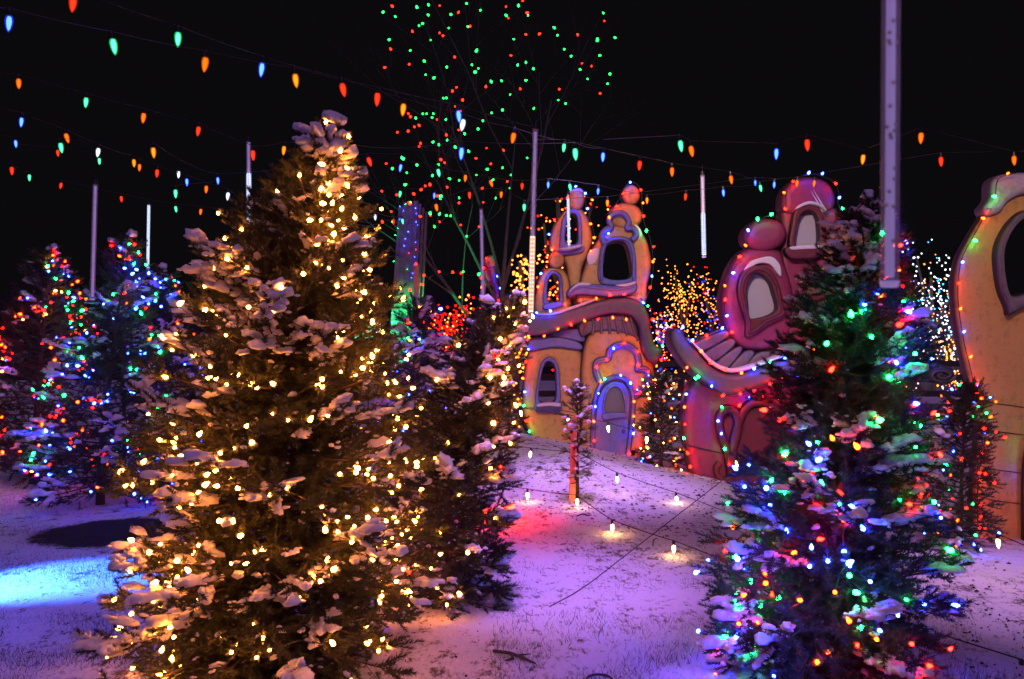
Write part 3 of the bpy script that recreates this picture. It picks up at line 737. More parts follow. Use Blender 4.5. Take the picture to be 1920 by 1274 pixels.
def fir(name, label, base, height, prof, seed, lean=(0, 0), lean_pow=1.6, dz=0.10, n_needle=70, needle_len=0.026, needle_w=0.0026,
        snow=0.5, twig=0.10, step=0.055, inner=0.30, low=0.05, mat_n='needle', blob=BLOB3, snow_size=1.0, nb=7, up=0.30, side_fac=0.34, droop=0.20, dust=0.10, skirt=0.35, group=None):
    rng = random.Random(seed); rs = np.random.RandomState(seed)
    base = Vector(base)
    root = thing(name, label, 'tree', base, group)
    def trunk(t): return Vector((lean[0] * t ** lean_pow, lean[1] * t ** lean_pow, height * t))
    def pr(t):
        for (a, ra), (b, rb) in zip(prof, prof[1:]):
            if t <= b: return ra + (rb - ra) * (t - a) / max(1e-6, b - a)
        return prof[-1][1]
    mb = MB()
    r0 = 0.018 * height
    mb.tube([trunk(t / 10) for t in range(11)], [r0 * (1 - 0.93 * t / 10) for t in range(11)], 8)
    mb.build('trunk', M['bark'], root, True)
    limbs = MB()
    tw_p, tw_d, tw_s = [], [], []
    sn_p, sn_d, sn_s = [], [], []
    def put(p, d, sc): tw_p.append(tuple(p)); tw_d.append(tuple(d)); tw_s.append(sc)
    def cap(p, d, l_, w_, h_): sn_p.append(tuple(p)); sn_d.append((d[0], d[1], d[2] * 0.35)); sn_s.append((l_, w_, h_))
    z = low * height; az = rng.uniform(0, 6.28)
    while z < 0.97 * height:
        t = z / height
        L0 = pr(t)
        k = nb * (0.40 + 0.60 * min(1, L0 / (prof[0][1] * 0.6)))
        az += 2.39996 + rng.uniform(-0.3, 0.3)
        lump = mnoise.noise(Vector((math.cos(az) * 1.3, math.sin(az) * 1.3, z * 2.6 + seed)))
        L = L0 * (1.0 + (0.10 + 0.16 * min(1, t * 3)) * lump) * rng.uniform(0.84, 1.07)
        if rng.random() < 0.22: L *= 0.68
        el = up * (0.05 + 1.7 * t) + rng.uniform(-0.16, 0.20) - skirt * max(0.0, 0.22 - t) * 1.2
        dr = droop * rng.uniform(0.3, 1.5) * (1 - 0.7 * t)
        p0 = trunk(t)
        ca, sa = math.cos(az), math.sin(az)
        def path(s, L=L, el=el, dr=dr, p0=p0, ca=ca, sa=sa):
            return p0 + Vector((ca * L * s, sa * L * s, L * (math.tan(el) * s - dr * s * s * (1 - 0.55 * s * s))))
        limbs.tube([path(s) for s in (0, 0.33, 0.66, 1.0)], [0.008 + 0.005 * L, 0.007, 0.005, 0.002], 5, False)
        snowy = mnoise.noise(Vector((ca * L * 2.2 + 9, sa * L * 2.2, z * 3.0 + seed * 3))) * 0.4 + rng.uniform(0, 1) < snow * 1.15 - 0.05
        s = max(inner * 0.6, 0.10)
        ds = max(0.05, step * 0.95 / max(L, 0.10))
        while s < 1.0:
            q = path(s); tng = (path(min(1, s + 0.04)) - path(max(0, s - 0.04))).normalized()
            sl = min(0.30, (L * (1 - s) * side_fac + 0.045) * rng.uniform(0.6, 1.2))
            sidev = tng.cross(Vector((0, 0, 1))).normalized(); upv = sidev.cross(tng)
            for sgn in (1, -1):
                if rng.random() < 0.10: continue
                roll = rng.gauss(0.22, 0.80)
                ang = rng.uniform(0.60, 1.05)
                lat = (sidev * (sgn * math.cos(roll)) + upv * math.sin(roll))
                dv = (tng * math.cos(ang) + lat * math.sin(ang)).normalized()
                m_ = max(1, int(sl / step))
                for j in range(m_):
                    f = (j + 0.35) / m_
                    pp = q + dv * (sl * f) + Vector((0, 0, -0.08 * sl * f * f))
                    a2_ = rng.choice((-1, 1)) * rng.uniform(0.30, 0.85) * (0.2 if j == m_ - 1 else 1)
                    d2 = (dv * math.cos(a2_) + dv.cross(upv).normalized() * math.sin(a2_) + upv * rng.uniform(-0.28, 0.40)).normalized()
                    put(pp, d2, twig * rng.uniform(0.70, 1.2) / 0.10)
                    if rng.random() < dust: cap(pp + d2 * twig * rng.uniform(0.3, 0.8) + Vector((0, 0, 0.010)), d2, rng.uniform(0.012, 0.028), rng.uniform(0.008, 0.015), rng.uniform(0.006, 0.012))
                if snowy and s > 0.45 and rng.random() < 0.5:
                    tip = q + dv * (sl + twig * 0.55)
                    ln = rng.uniform(0.035, 0.06)
                    for jj in range(rng.randint(1, 3)):
                        cap(tip - dv * (0.01 + jj * ln * 0.9) + Vector((rng.uniform(-.008, .008), rng.uniform(-.008, .008), 0.018)), dv, ln * 0.8, rng.uniform(0.017, 0.027), rng.uniform(0.014, 0.024))
            s += ds * rng.uniform(0.8, 1.2)
        tng = (path(1.0) - path(0.9)).normalized()
        put(path(0.96), tng, twig * 1.15 / 0.10); put(path(0.88), tng + Vector((0, 0, 0.35)), twig / 0.10); put(path(0.92), tng + Vector((0, 0, -0.3)), twig / 0.10)
        if snowy:
            nn = 3 + int(L / 0.20); s = 1.0 + 0.06 / L
            for j in range(nn):
                if s < 0.5: break
                cap(path(s) + Vector((rng.uniform(-.012, .012), rng.uniform(-.012, .012), 0.022)), tng + Vector((rng.uniform(-.3, .3), rng.uniform(-.3, .3), 0)),
                    rng.uniform(0.032, 0.055), rng.uniform(0.020, 0.032), rng.uniform(0.018, 0.030))
                s -= rng.uniform(0.035, 0.055) / L
        z += dz * (0.55 + 0.45 * (1 - t)) * (0.72 if t < 0.2 else 1.0) / k * rng.uniform(0.8, 1.2)
    for j in range(12):
        q = trunk(0.86 + 0.14 * j / 11.0)
        for kk in range(3):
            a_ = rng.uniform(0, 6.28); put(q, Vector((math.cos(a_) * 0.7, math.sin(a_) * 0.7, 0.8)), twig * 0.95 / 0.10)
    if snow > 0.15:
        for j in range(3):
            q = trunk(0.97 + 0.025 * j)
            cap(q + Vector((rng.uniform(-.03, .03), rng.uniform(-.03, .03), 0.03)), (rng.uniform(-1, 1), rng.uniform(-1, 1), 0.6), 0.045, 0.03, 0.03)
    for i in range(len(sn_p)):                       # crumbs of snow round every cap
        if sn_s[i][0] < 0.03: continue
        for _ in range(2):
            p_ = Vector(sn_p[i]); l_, w_, h_ = sn_s[i]; a_ = rng.uniform(0, 6.28)
            q_ = p_ + Vector((math.cos(a_) * l_ * rng.uniform(0.6, 1.25), math.sin(a_) * l_ * rng.uniform(0.6, 1.25), rng.uniform(-0.015, 0.012)))
            e_ = rng.uniform(0.008, 0.018); sn_p.append(tuple(q_)); sn_d.append((math.cos(a_), math.sin(a_), 0)); sn_s.append((e_, e_ * 0.8, e_ * 0.6))
    limbs.build('limbs', M['bark'], root)
    tp, td, ts = np.array(tw_p), np.array(tw_d), np.array(tw_s)
    T = [twig_template(seed * 10 + q, n_needle, needle_len, needle_w) for q in range(4)]
    V, Fc = stamp(T, tp, orient(td), np.repeat(ts[:, None], 3, 1), rs)
    cr = link(bpy.data.objects.new('crown', np_mesh('crown', V, Fc, M[mat_n])), root)
    if sn_p:
        sp_, sdv, ss_ = np.array(sn_p), np.array(sn_d), np.array(sn_s) * snow_size * np.where(rs.rand(len(sn_p)) < 0.3, rs.uniform(0.5, 0.8, len(sn_p)), rs.uniform(0.75, 1.25, len(sn_p)))[:, None]
        bigb = ss_[:, 0] > 0.03
        parts = []
        if bigb.any(): parts.append(stamp(blob, sp_[bigb], orient(sdv[bigb]), ss_[bigb], rs))
        if (~bigb).any(): parts.append(stamp(BLOB1, sp_[~bigb], orient(sdv[~bigb]), ss_[~bigb], rs))
        V = np.concatenate([q[0] for q in parts]); Fc = np.concatenate([parts[0][1]] + [q[1] + len(parts[0][0]) for q in parts[1:]])
        so = link(bpy.data.objects.new('snow', np_mesh('snow', V, Fc, M['snow'], True)), root); so['kind'] = 'stuff'
    return root, tp, td, sn_p

def fir_lights(root, tp, td, n, label, pool, seed, me=MINI, scale=1.0, back=0.1, zmin=0.0, group=None, weights=None, wire=True):
    """lamps sit at the tips of outer twigs, mostly on the side that faces the viewer"""
    rng = random.Random(seed)
    st = thing('light_string', label, 'string lights', root.location, group)
    base = np.array(root.location)
    ctr = tp[:, :2].mean(0)
    az = tp[:, :2] - ctr
    r = np.linalg.norm(az, axis=1)
    # outermost twigs for their height
    zb = (tp[:, 2] / 0.12).astype(int)
    rmax = {b_: np.percentile(r[zb == b_], 96) for b_ in set(zb)}
    outer = r / np.array([max(0.05, rmax[b_]) for b_ in zb])
    view = -(az[:, 1] * (base[1]) + az[:, 0] * base[0]); view = view / (np.linalg.norm(base[:2]) * np.maximum(r, 0.02))
    ok = np.where((outer > 0.62) & ((view > -0.15) | (r < 0.12)) & (tp[:, 2] > zmin))[0]
    chosen = []
    tries = 0
    cnt = {b_: int((zb[ok] == b_).sum()) for b_ in set(zb[ok])}
    cw = np.cumsum([1.0 / cnt[zb[q]] ** 0.22 for q in ok]).tolist()
    ok = ok.tolist()
    md = 0.055 if n > 150 else 0.07
    while len(chosen) < n and tries < n * 60 and len(ok):
        tries += 1
        i = rng.choices(ok, cum_weights=cw)[0]
        if mnoise.noise(Vector(tp[i] * 4.5 + seed)) + rng.uniform(-0.5, 0.5) < -0.28: continue
        p = tp[i] + td[i] / max(1e-6, np.linalg.norm(td[i])) * rng.uniform(-0.01, 0.11) + np.array([az[i][0], az[i][1], 0]) / max(0.05, r[i]) * rng.uniform(0.0, 0.045)
        if any((p[0] - q[0]) ** 2 + (p[1] - q[1]) ** 2 + (p[2] - q[2]) ** 2 < md * md for q in chosen): continue
        chosen.append(tuple(p))
    for p in chosen:
        c = pool(p, rng) if callable(pool) else rng.choice(pool)
        o = bulb(st, me[c], Vector(p) + root.location, (rng.uniform(-1.6, 1.6), rng.uniform(-1.6, 1.6), 0), scale * rng.uniform(0.6, 1.15))
    if wire and len(chosen) > 3:
        seq = sorted(chosen, key=lambda q: (int(q[2] / 0.22), math.atan2(q[1], q[0]) * (1 if int(q[2] / 0.22) % 2 else -1)))
        w = MB(); c2 = Vector((ctr[0], ctr[1], 0))
        pts = []
        for a_, b_ in zip(seq, seq[1:]):
            mid_ = (Vector(a_) + Vector(b_)) / 2
            pull = c2 + Vector((0, 0, mid_.z - 0.02))
            pts += [Vector(a_), mid_ + (pull - mid_) * 0.18]
        pts.append(Vector(seq[-1]))
        w.tube(pts, 0.0022, 3, False); w.build('wire', M['wire'], st)
    return st

def at(px, d, z=None):
    x = (px - CX) / F * d
    return (x, d, tz(x, d) if z is None else z)

multi = ['red', 'red', 'orange', 'green', 'blue', 'blue', 'green', 'orange']

# the big warm-lit fir in front
t_main = fir('fir_tree', 'large snow-laden fir lit with warm white lamps in front', at(508, 4.2), 2.60,
             [(0, 0.70), (0.14, 0.76), (0.28, 0.72), (0.52, 0.54), (0.74, 0.33), (0.86, 0.16), (0.93, 0.06), (1.0, 0.02)], 3, (0.29, 0.0), 1.9,
             dz=0.105, n_needle=104, needle_len=0.029, needle_w=0.0043, snow=0.30, step=0.062, snow_size=1.1, blob=BLOB2, nb=11, low=0.0, skirt=0.5, dust=0.15, up=0.36)
fir_lights(*t_main[:3], 298, 'warm white lamps strung through the large fir in front', ['warm'], 31, scale=0.92)

# second fir behind it with its top bent over
t_sec = fir('fir_tree', 'slender snow-laden fir with its top bent over, beside the big warm-lit fir', at(835, 5.2), 1.80,
            [(0, 0.34), (0.2, 0.37), (0.5, 0.34), (0.75, 0.20), (0.92, 0.09), (1.0, 0.04)], 5, (0.42, 0.0), 2.8,
            dz=0.10, n_needle=84, needle_len=0.028, needle_w=0.0044, snow=0.30, step=0.064, snow_size=1.1, blob=BLOB2, mat_n='needle_dark', nb=11, low=0.0, skirt=0.5, dust=0.07, up=0.36)
fir_lights(*t_sec[:3], 85, 'warm white lamps on the slender fir with the bent top', ['warm'] * 9 + ['red'], 32)

# big fir at the side with coloured lamps
t_right = fir('fir_tree', 'dark snow-dusted fir with coloured lamps in front of the crimson house', at(1532, 4.15), 2.24,
              [(0, 0.50), (0.15, 0.53), (0.27, 0.48), (0.48, 0.36), (0.70, 0.24), (0.87, 0.13), (0.95, 0.06), (1.0, 0.03)], 8, (0.27, 0.0), 1.15,
              dz=0.080, n_needle=92, needle_len=0.028, needle_w=0.0044, snow=0.22, step=0.060, snow_size=1.1, blob=BLOB2, mat_n='needle_dark', nb=11, dust=0.08, low=0.0, skirt=0.5, up=0.36)
fir_lights(*t_right[:3], 150, 'red green blue and orange lamps on the fir before the crimson house', multi + ['blue', 'blue', 'green'], 33, scale=1.05)

t_la = fir('fir_tree', 'leftmost snowy fir thick with red and orange lamps', at(62, 9.4), 2.52,
           [(0, 0.74), (0.2, 0.78), (0.5, 0.56), (0.8, 0.28), (1.0, 0.05)], 12, (0.20, 0), 1.4, dz=0.19, n_needle=54, needle_len=0.032, needle_w=0.006, snow=0.22, twig=0.13, step=0.09, blob=BLOB2, mat_n='needle_dark', snow_size=1.25, dust=0.04)
fir_lights(*t_la[:3], 230, 'dense red and orange lamps on the leftmost fir', ['red', 'red', 'red', 'orange', 'orange', 'green', 'blue', 'warm', 'orange'], 34, MID, 0.85, wire=False)
t_lb = fir('fir_tree', 'dark snowy fir with blue lamps on a bare mulch ring', at(188, 8.2), 2.52,
           [(0, 0.58), (0.2, 0.64), (0.5, 0.48), (0.8, 0.20), (1.0, 0.04)], 14, (0.28, 0), 1.6, dz=0.17, n_needle=58, needle_len=0.031, needle_w=0.005, snow=0.32, twig=0.12, step=0.085, blob=BLOB2, mat_n='needle_dark', snow_size=1.25, dust=0.04)
fir_lights(*t_lb[:3], 115, 'scattered mostly blue lamps on the dark fir with the mulch ring',
           lambda p, g: g.choice(['blue', 'blue', 'blue', 'blue', 'blue', 'green', 'red', 'orange'] if p[2] < 1.3 else ['red', 'green', 'blue', 'blue', 'orange']), 35, MID, 0.85, wire=False)
t_lc = fir('fir_tree', 'small fir glowing blue and cyan behind the big warm fir', at(306, 9.9), 2.36,
           [(0, 0.5), (0.3, 0.46), (0.7, 0.26), (1.0, 0.05)], 16, (0.0, 0), 1.5, dz=0.19, n_needle=54, needle_len=0.032, needle_w=0.006, snow=0.34, twig=0.12, step=0.09, blob=BLOB2, mat_n='needle_dark', snow_size=1.2, dust=0.04)
fir_lights(*t_lc[:3], 110, 'blue and cyan lamps on the small fir behind the big warm fir', ['blue', 'blue', 'blue', 'blue', 'cyan', 'green', 'red', 'orange'], 36, MID, 0.85, wire=False)
t_bl = fir('fir_tree', 'short snowy fir with blue and red lamps below the plank tower', at(762, 7.2), 1.80,
           [(0, 0.42), (0.3, 0.40), (0.7, 0.24), (1.0, 0.05)], 18, (0.10, 0), 1.5, dz=0.16, n_needle=70, needle_len=0.029, needle_w=0.004, snow=0.4, twig=0.11, step=0.075, blob=BLOB2, mat_n='needle_dark', snow_size=1.1, dust=0.05)
fir_lights(*t_bl[:3], 55, 'blue red and yellow lamps on the short fir below the plank tower', ['blue', 'blue', 'blue', 'red', 'warm', 'green', 'yellow'], 37, MID, 0.7, wire=False)
t_rb = fir('fir_tree', 'narrow dark shrub-like fir against the orange cottage wall', at(1800, 6.6), 1.22,
           [(0, 0.24), (0.4, 0.23), (0.8, 0.13), (1.0, 0.05)], 20, (0.05, 0), 1.5, dz=0.12, n_needle=70, needle_len=0.029, needle_w=0.0042, snow=0.08, twig=0.10, step=0.07, blob=BLOB2, mat_n='needle_dark', dust=0.04)
fir_lights(*t_rb[:3], 60, 'coloured lamps on the narrow fir against the cottage wall', ['blue', 'blue', 'red', 'orange', 'green', 'red'], 38, MID, 0.6, wire=False)
t_sh = fir('fir_tree', 'little fir with warm lamps between the orange and crimson houses', at(1240, 10.4), 1.08,
           [(0, 0.26), (0.4, 0.24), (0.8, 0.14), (1.0, 0.05)], 22, (0.0, 0), 1.5, dz=0.15, n_needle=54, needle_len=0.032, needle_w=0.006, snow=0.2, twig=0.11, step=0.085, blob=BLOB2, mat_n='needle_dark', dust=0.04)
fir_lights(*t_sh[:3], 55, 'warm lamps on the little fir between the houses', ['warm', 'warm', 'warm', 'orange', 'blue'], 39, MID, 0.7, wire=False)

# ------------------------------------------------------------------ bare trees
def bare_tree(name, label, base, height, seed, spread, levels=5, r0=0.10, kids=(3, 4), mtl='bark_dark', first=0.28):
    rng = random.Random(seed)
    root = thing(name, label, 'tree', base)
    trunk, limb = MB(), MB()
    tips = []
    def grow(p, d, ln, r, lv):
        n = 4 if lv < 2 else 3
        pts, dd = [p], d.copy()
        for i in range(n):
            dd = (dd + Vector((rng.uniform(-1, 1), rng.uniform(-1, 1), rng.uniform(-0.6, 0.9))) * 0.13).normalized()
            pts.append(pts[-1] + dd * ln / n)
        rr = [r * (1 - (0.90 if lv == 0 else 0.6) * i / n) for i in range(n + 1)]
        (trunk if lv == 0 else limb).tube(pts, rr, 7 if lv < 2 else 4, False)
        if lv >= 2: tips.extend(pts[1:])
        if lv == levels: return
        k = rng.randint(*kids) + (3 if lv == 0 else 0)
        for i in range(k):
            f = rng.uniform(0.35, 1.0) if lv else rng.uniform(first, 1.0)
            j = min(n - 1, int(f * n)); q = pts[j] + (pts[j + 1] - pts[j]) * (f * n - j)
            ax = Vector((rng.uniform(-1, 1), rng.uniform(-1, 1), rng.uniform(-1, 1))).cross(dd)
            if ax.length < 1e-3: continue
            nd = (Matrix.Rotation(rng.uniform(0.35, 0.95) * spread, 3, ax.normalized()) @ dd)
            nd.z += 0.18; nd.normalize()
            grow(q, nd, ln * rng.uniform(0.48, 0.72), rr[j] * 0.55, lv + 1)
    grow(Vector((0, 0, -0.05)), Vector((0, 0, 1)), height * 0.52, r0, 0)
    trunk.build('trunk', M[mtl], root, True); limb.build('limbs', M[mtl], root)
    return root, tips

bt, tips = bare_tree('bare_tree', 'tall bare tree behind the houses hung with red and green lamps', at(938, 16.0), 10.2, 41, 1.0, 5, 0.075, (3, 4), first=0.12)
rng = random.Random(5)
st = thing('light_string', 'red and green lamps scattered through the tall bare tree', 'string lights', bt.location)
cand = []
for q in tips:
    w = q + bt.location
    px, py = CX + w.x / w.y * F, CY - (w.z - EYE) / w.y * F
    if 715 < px < 1160 and -15 < py < 560: cand.append(q)
rng.shuffle(cand)
quota = {0: 44, 1: 38, 2: 36, 3: 36, 4: 22, 5: 8}
used = []
for q in cand:
    w = q + bt.location
    py = CY - (w.z - EYE) / w.y * F; k_ = max(0, min(5, int(py // 100)))
    pp = (w.x / w.y * F, w.z / w.y * F)
    if quota[k_] <= 0 or any((pp[0] - u[0]) ** 2 + (pp[1] - u[1]) ** 2 < 13 ** 2 for u in used): continue
    used.append(pp)
    quota[k_] -= 1
    bulb(st, DOT[rng.choice(['red', 'green', 'green', 'red'])], w, (rng.uniform(-1.5, 1.5), rng.uniform(-1.5, 1.5), 0), rng.uniform(0.9, 1.5))

def wrapped(name, label, lamp_label, base, branches, n, spread, seed, cols, size=0.011, kind_name='bare_tree'):
    """trunk and boughs wound with lamps; branches: lists of (px,py,d)"""
    rng = random.Random(seed)
    root = thing(name, label, 'tree', base)
    b0 = Vector(base)
    mb, pts = MB(), []
    for br, r_ in branches:
        path = [P(*q) - b0 for q in br]
        mb.tube(path, [r_ * (1 - 0.6 * i / (len(path) - 1)) for i in range(len(path))], 6)
        tot = sum((b_ - a_).length for a_, b_ in zip(path, path[1:]))
        for a_, b_ in zip(path, path[1:]):
            for _ in range(int(n * (b_ - a_).length / tot)):
                f = rng.random(); q = a_ + (b_ - a_) * f
                v = Vector((rng.gauss(0, 1), rng.gauss(0, 1), rng.gauss(0, 1))).normalized()
                pts.append(q + v * (r_ + spread * rng.random()) + b0)
    mb.build('trunk', M['bark_dark'], root)
    st = thing('light_string', lamp_label, 'string lights', base)
    lights_stuff('fairy_lights', pts, [rng.choice(cols) for _ in pts], size, st, off=tuple(b0))
    return root

d_ = 9.0
wrapped('bare_tree', 'small bare tree with boughs wound in warm lamps beside the big fir', 'warm fairy lamps wound on the small bare boughs beside the big fir', at(612, d_), [
    ([(612, 885, d_), (618, 700, d_), (632, 590, d_)], 0.05), ([(632, 590, d_), (655, 520, d_), (672, 470, d_), (700, 440, d_), (714, 420, d_)], 0.014),
    ([(640, 560, d_), (660, 505, d_), (690, 490, d_), (726, 478, d_)], 0.014), ([(636, 575, d_), (650, 545, d_), (668, 525, d_), (695, 512, d_)], 0.012),
    ([(632, 590, d_), (610, 520, d_), (600, 480, d_)], 0.012)], 75, 0.018, 51, ['warm', 'warm', 'yellow'], 0.009)
d_ = 15.0
wrapped('bare_tree', 'tree trunk wound thickly with warm lamps behind the orange house', 'thick warm fairy lamps round the trunk behind the orange house', at(962, d_), [
    ([(962, 800, d_), (963, 720, d_), (962, 640, d_), (955, 560, d_)], 0.14), ([(963, 640, d_), (972, 580, d_), (978, 520, d_), (974, 490, d_)], 0.08),
    ([(963, 690, d_), (975, 665, d_), (982, 650, d_), (986, 630, d_)], 0.10)], 130, 0.10, 52, ['warm', 'warm', 'warm', 'yellow'], 0.022)
d_ = 19.0
wrapped('bare_tree', 'far tree with sparse warm and red lamps above the orange house', 'sparse warm and red fairy lamps above the orange house', at(1055, d_), [
    ([(1055, 760, d_), (1055, 600, d_), (1052, 480, d_), (1045, 370, d_)], 0.10), ([(1054, 560, d_), (1025, 470, d_), (1020, 420, d_)], 0.06),
    ([(1054, 540, d_), (1085, 470, d_), (1100, 420, d_), (1112, 380, d_)], 0.06), ([(1056, 600, d_), (1000, 520, d_), (985, 480, d_)], 0.06)], 60, 0.45, 53, ['warm', 'warm', 'orange', 'red'], 0.022)
d_ = 26.0
for k, (px, top, lab, lab2, cols, w_, n_) in enumerate([
        (1279, 512, 'far tree with warm golden lamps between the two houses', 'golden fairy lamps on the far tree between the houses', ['warm', 'warm', 'warm'], 0.75, 110),
        (1240, 600, 'far bush with pink and warm lamps beside the orange house roof', 'pink and warm fairy lamps on the far bush by the orange roof', ['warm', 'red', 'white', 'blue'], 0.42, 80),
        (1332, 520, 'far tree with warm lamps above and blue lamps below, next to the crimson tower', 'warm and blue fairy lamps on the far tree next to the crimson tower', ['warm', 'blue', 'red', 'warm'], 0.8, 80)]):
    wrapped('bare_tree', lab, lab2, at(px, d_ + k * 0.7), [
        ([(px, 735, d_), (px - 2, 660, d_), (px, 600 if top < 590 else 640, d_)], 0.08),
        ([(px, 600 if top < 590 else 640, d_), (px - 8, (600 + top) / 2, d_), (px - 14, top, d_)], 0.05), ([(px, 630, d_), (px + 12, (630 + top) / 2, d_), (px + 18, top + 20, d_)], 0.05)], n_, w_, 54 + k, cols, 0.020)
d_ = 22.0
wrapped('bare_tree', 'far tree netted in cold white lamps beside the orange cottage', 'cold white fairy lamps netted over the far tree by the orange cottage', at(1752, d_), [
    ([(1752, 750, d_), (1750, 640, d_), (1745, 520, d_)], 0.08), ([(1750, 640, d_), (1735, 560, d_), (1718, 480, d_)], 0.05), ([(1750, 620, d_), (1780, 560, d_), (1790, 500, d_)], 0.05),
    ([(1690, 690, d_), (1720, 640, d_), (1790, 660, d_)], 0.05), ([(1786, 560, d_), (1788, 660, d_), (1790, 735, d_)], 0.05)], 105, 0.75, 60, ['white', 'white', 'white', 'warm', 'cyan'], 0.019)
wrapped('bare_tree', 'low far bush with golden lamps at the edge of the orange cottage', 'dense golden fairy lamps on the low bush by the orange cottage', at(1783, d_ - 1), [
    ([(1783, 760, d_ - 1), (1783, 690, d_ - 1), (1776, 650, d_ - 1)], 0.05)], 110, 0.28, 61, ['warm', 'yellow'], 0.022)
d_ = 20.0
wrapped('bare_tree', 'far round bush glowing red and gold beside the wooden plank', 'red and gold fairy lamps on the far round bush', at(842, d_), [
    ([(842, 760, d_), (842, 680, d_), (842, 590, d_)], 0.05), ([(842, 650, d_), (822, 610, d_), (815, 595, d_)], 0.04), ([(842, 640, d_), (862, 600, d_), (880, 572, d_)], 0.04)], 105, 0.36, 62, ['red', 'red', 'red', 'warm'], 0.025)

# ------------------------------------------------------------------ overhead strings of big bulbs
def big_string(label, items, sag=0.03, ends=None, wire_r=0.0022, hang=0.03):
    """items: (px, py centre of glass, length px, colour, tilt)"""
    pts3 = []
    for it in items:
        px, py, ln, c = it[:4]
        d = 0.071 * F / ln if len(it) < 6 else it[5]
        pts3.append((P(px, py, d), c, it[4] if len(it) > 4 else 0.0))
    o0 = pts3[0][0].copy()
    root = thing('light_string', label, 'string lights', o0)
    rng = random.Random(int(items[0][0] * 7 + items[0][1]))
    tops = []
    for (p, c, tilt) in pts3:
        top = p + Vector((0, 0, 0.036))
        o = bulb(root, BIG[c], top, (rng.uniform(-0.12, 0.12), R(tilt) + rng.uniform(-0.16, 0.16), 0))
        s_ = bpy.data.objects.new('socket', SOCKET); COL.objects.link(s_); s_.parent = o
        tops.append(top + Vector((0, 0, hang)))
    w = MB()
    allp = ([P(*ends[0])] if ends and ends[0] else []) + tops + ([P(*ends[1])] if ends and ends[1] else [])
    line = []
    for a_, b_ in zip(allp, allp[1:]):
        for i in range(5):
            f = i / 5; q = a_.lerp(b_, f); q.z -= sag * (b_ - a_).length * 4 * f * (1 - f) * 0.5
            line.append(q - o0)
    line.append(allp[-1] - o0)
    w.tube(line, wire_r, 4, False); w.build('wire', M['wire'], root)
    return root

Rr, O_, G_, B_, Y_, W_ = 'red', 'orange', 'green', 'blue', 'yellow', 'white'
big_string('overhead string of big bulbs running from the blue bulb at the top left corner', [(18, 45, 32, B_, 6), (211, 88, 31, G_), (386, 122, 29, O_), (553, 152, 27, Y_), (708, 187, 26, Rr, 8), (859, 220, 26, B_)], ends=[(-140, 5, 3.4), (1000, 238, 4.6)])
big_string('overhead string of big bulbs running from the red bulb cut by the top edge', [(138, 8, 31, Rr, 12), (334, 75, 29, G_), (492, 132, 29, B_), (641, 170, 27, Rr, -10), (757, 207, 25, Y_, 8), (869, 236, 24, W_, 5), (964, 260, 22, O_, 8)], ends=[(-30, -70, 3.4), (1040, 262, 5.2)])
big_string('overhead string starting with the small orange bulb high at the left edge', [(35, 158, 20, O_), (162, 193, 20, G_), (270, 222, 20, O_, 6), (373, 247, 19, Rr), (474, 292, 20, Rr, -8), (533, 283, 18, Y_)], ends=[(-60, 130, 5.4), (640, 268, 6.4)])
big_string('overhead string with blue, orange and white bulbs sloping past the first hanging tube', [(41, 230, 20, B_), (123, 260, 19, O_, -12), (185, 287, 18, W_, 8), (251, 307, 16, Y_, -10), (295, 326, 16, Rr, 10), (350, 343, 16, B_, -12), (428, 369, 16, W_)], ends=[(-20, 195, 5.6), (470, 385, 7.2)])
big_string('overhead string with the blue, green and yellow bulbs just above the first hanging tube', [(29, 271, 16, B_), (113, 278, 20, G_), (287, 287, 21, Y_), (408, 340, 15, B_), (690, 305, 19, Rr, -14)], ends=[(-40, 248, 6.6), (760, 288, 6.0)])
big_string('overhead string that carries the single large blue bulb over the bare tree', [(665, 290, 19, O_), (866, 289, 26, B_), (1078, 290, 24, G_), (1131, 296, 20, B_), (1200, 311, 19, Rr)], ends=[(600, 262, 5.6), (1240, 300, 6.2)])
big_string('far overhead string of small-looking bulbs lowest at the left', [(22, 321, 16, Rr, 10), (55, 334, 13, G_), (115, 349, 12, Rr), (227, 374, 12, Rr), (329, 393, 12, G_), (377, 398, 12, O_)], ends=[(-20, 305, 7.5), (440, 395, 9.6)])
big_string('far overhead string with two green bulbs one above the other by the big fir', [(108, 288, 13, Rr), (186, 303, 13, G_), (262, 315, 14, O_), (335, 328, 14, W_), (329, 364, 17, G_), (387, 356, 15, O_, 12)], ends=[(20, 270, 8.5), (450, 340, 8.0)], sag=0.0)
big_string('overhead string with green and orange bulbs over the gap between the houses', [(1275, 275, 23, G_), (1295, 285, 22, O_), (1456, 290, 23, B_), (1513, 273, 23, Rr), (1619, 300, 20, Y_), (1727, 260, 22, O_), (1901, 302, 19, O_)], ends=[(1130, 262, 5.2), (1990, 280, 5.6)], sag=0.0)
big_string('overhead string with orange and red bulbs dipping toward the crimson dome', [(1058, 278, 17, G_), (1260, 323, 18, O_), (1370, 338, 17, O_), (1425, 354, 14, G_), (1495, 345, 14, O_), (1764, 304, 19, Rr)], ends=[(1000, 262, 6.6), (1860, 285, 6.2)], sag=0.0)
big_string('far overhead string of bulbs in front of the bare tree trunk', [(752, 316, 16, B_), (821, 325, 16, G_, -8), (873, 335, 14, O_, 8), (919, 345, 14, O_, -20), (979, 350, 13, Rr), (1028, 348, 14, B_), (1068, 352, 14, G_), (1122, 360, 14, B_), (1213, 377, 13, Y_), (1286, 370, 14, Rr), (1356, 363, 15, B_)], ends=[(700, 300, 7.6), (1420, 345, 8.4)])
big_string('farthest overhead string with bulbs level with the orange house tower tops', [(703, 408, 12, 'white'), (737, 417, 11, Rr), (754, 416, 11, G_)], ends=[(660, 400, 9.6), (770, 412, 10.6)])
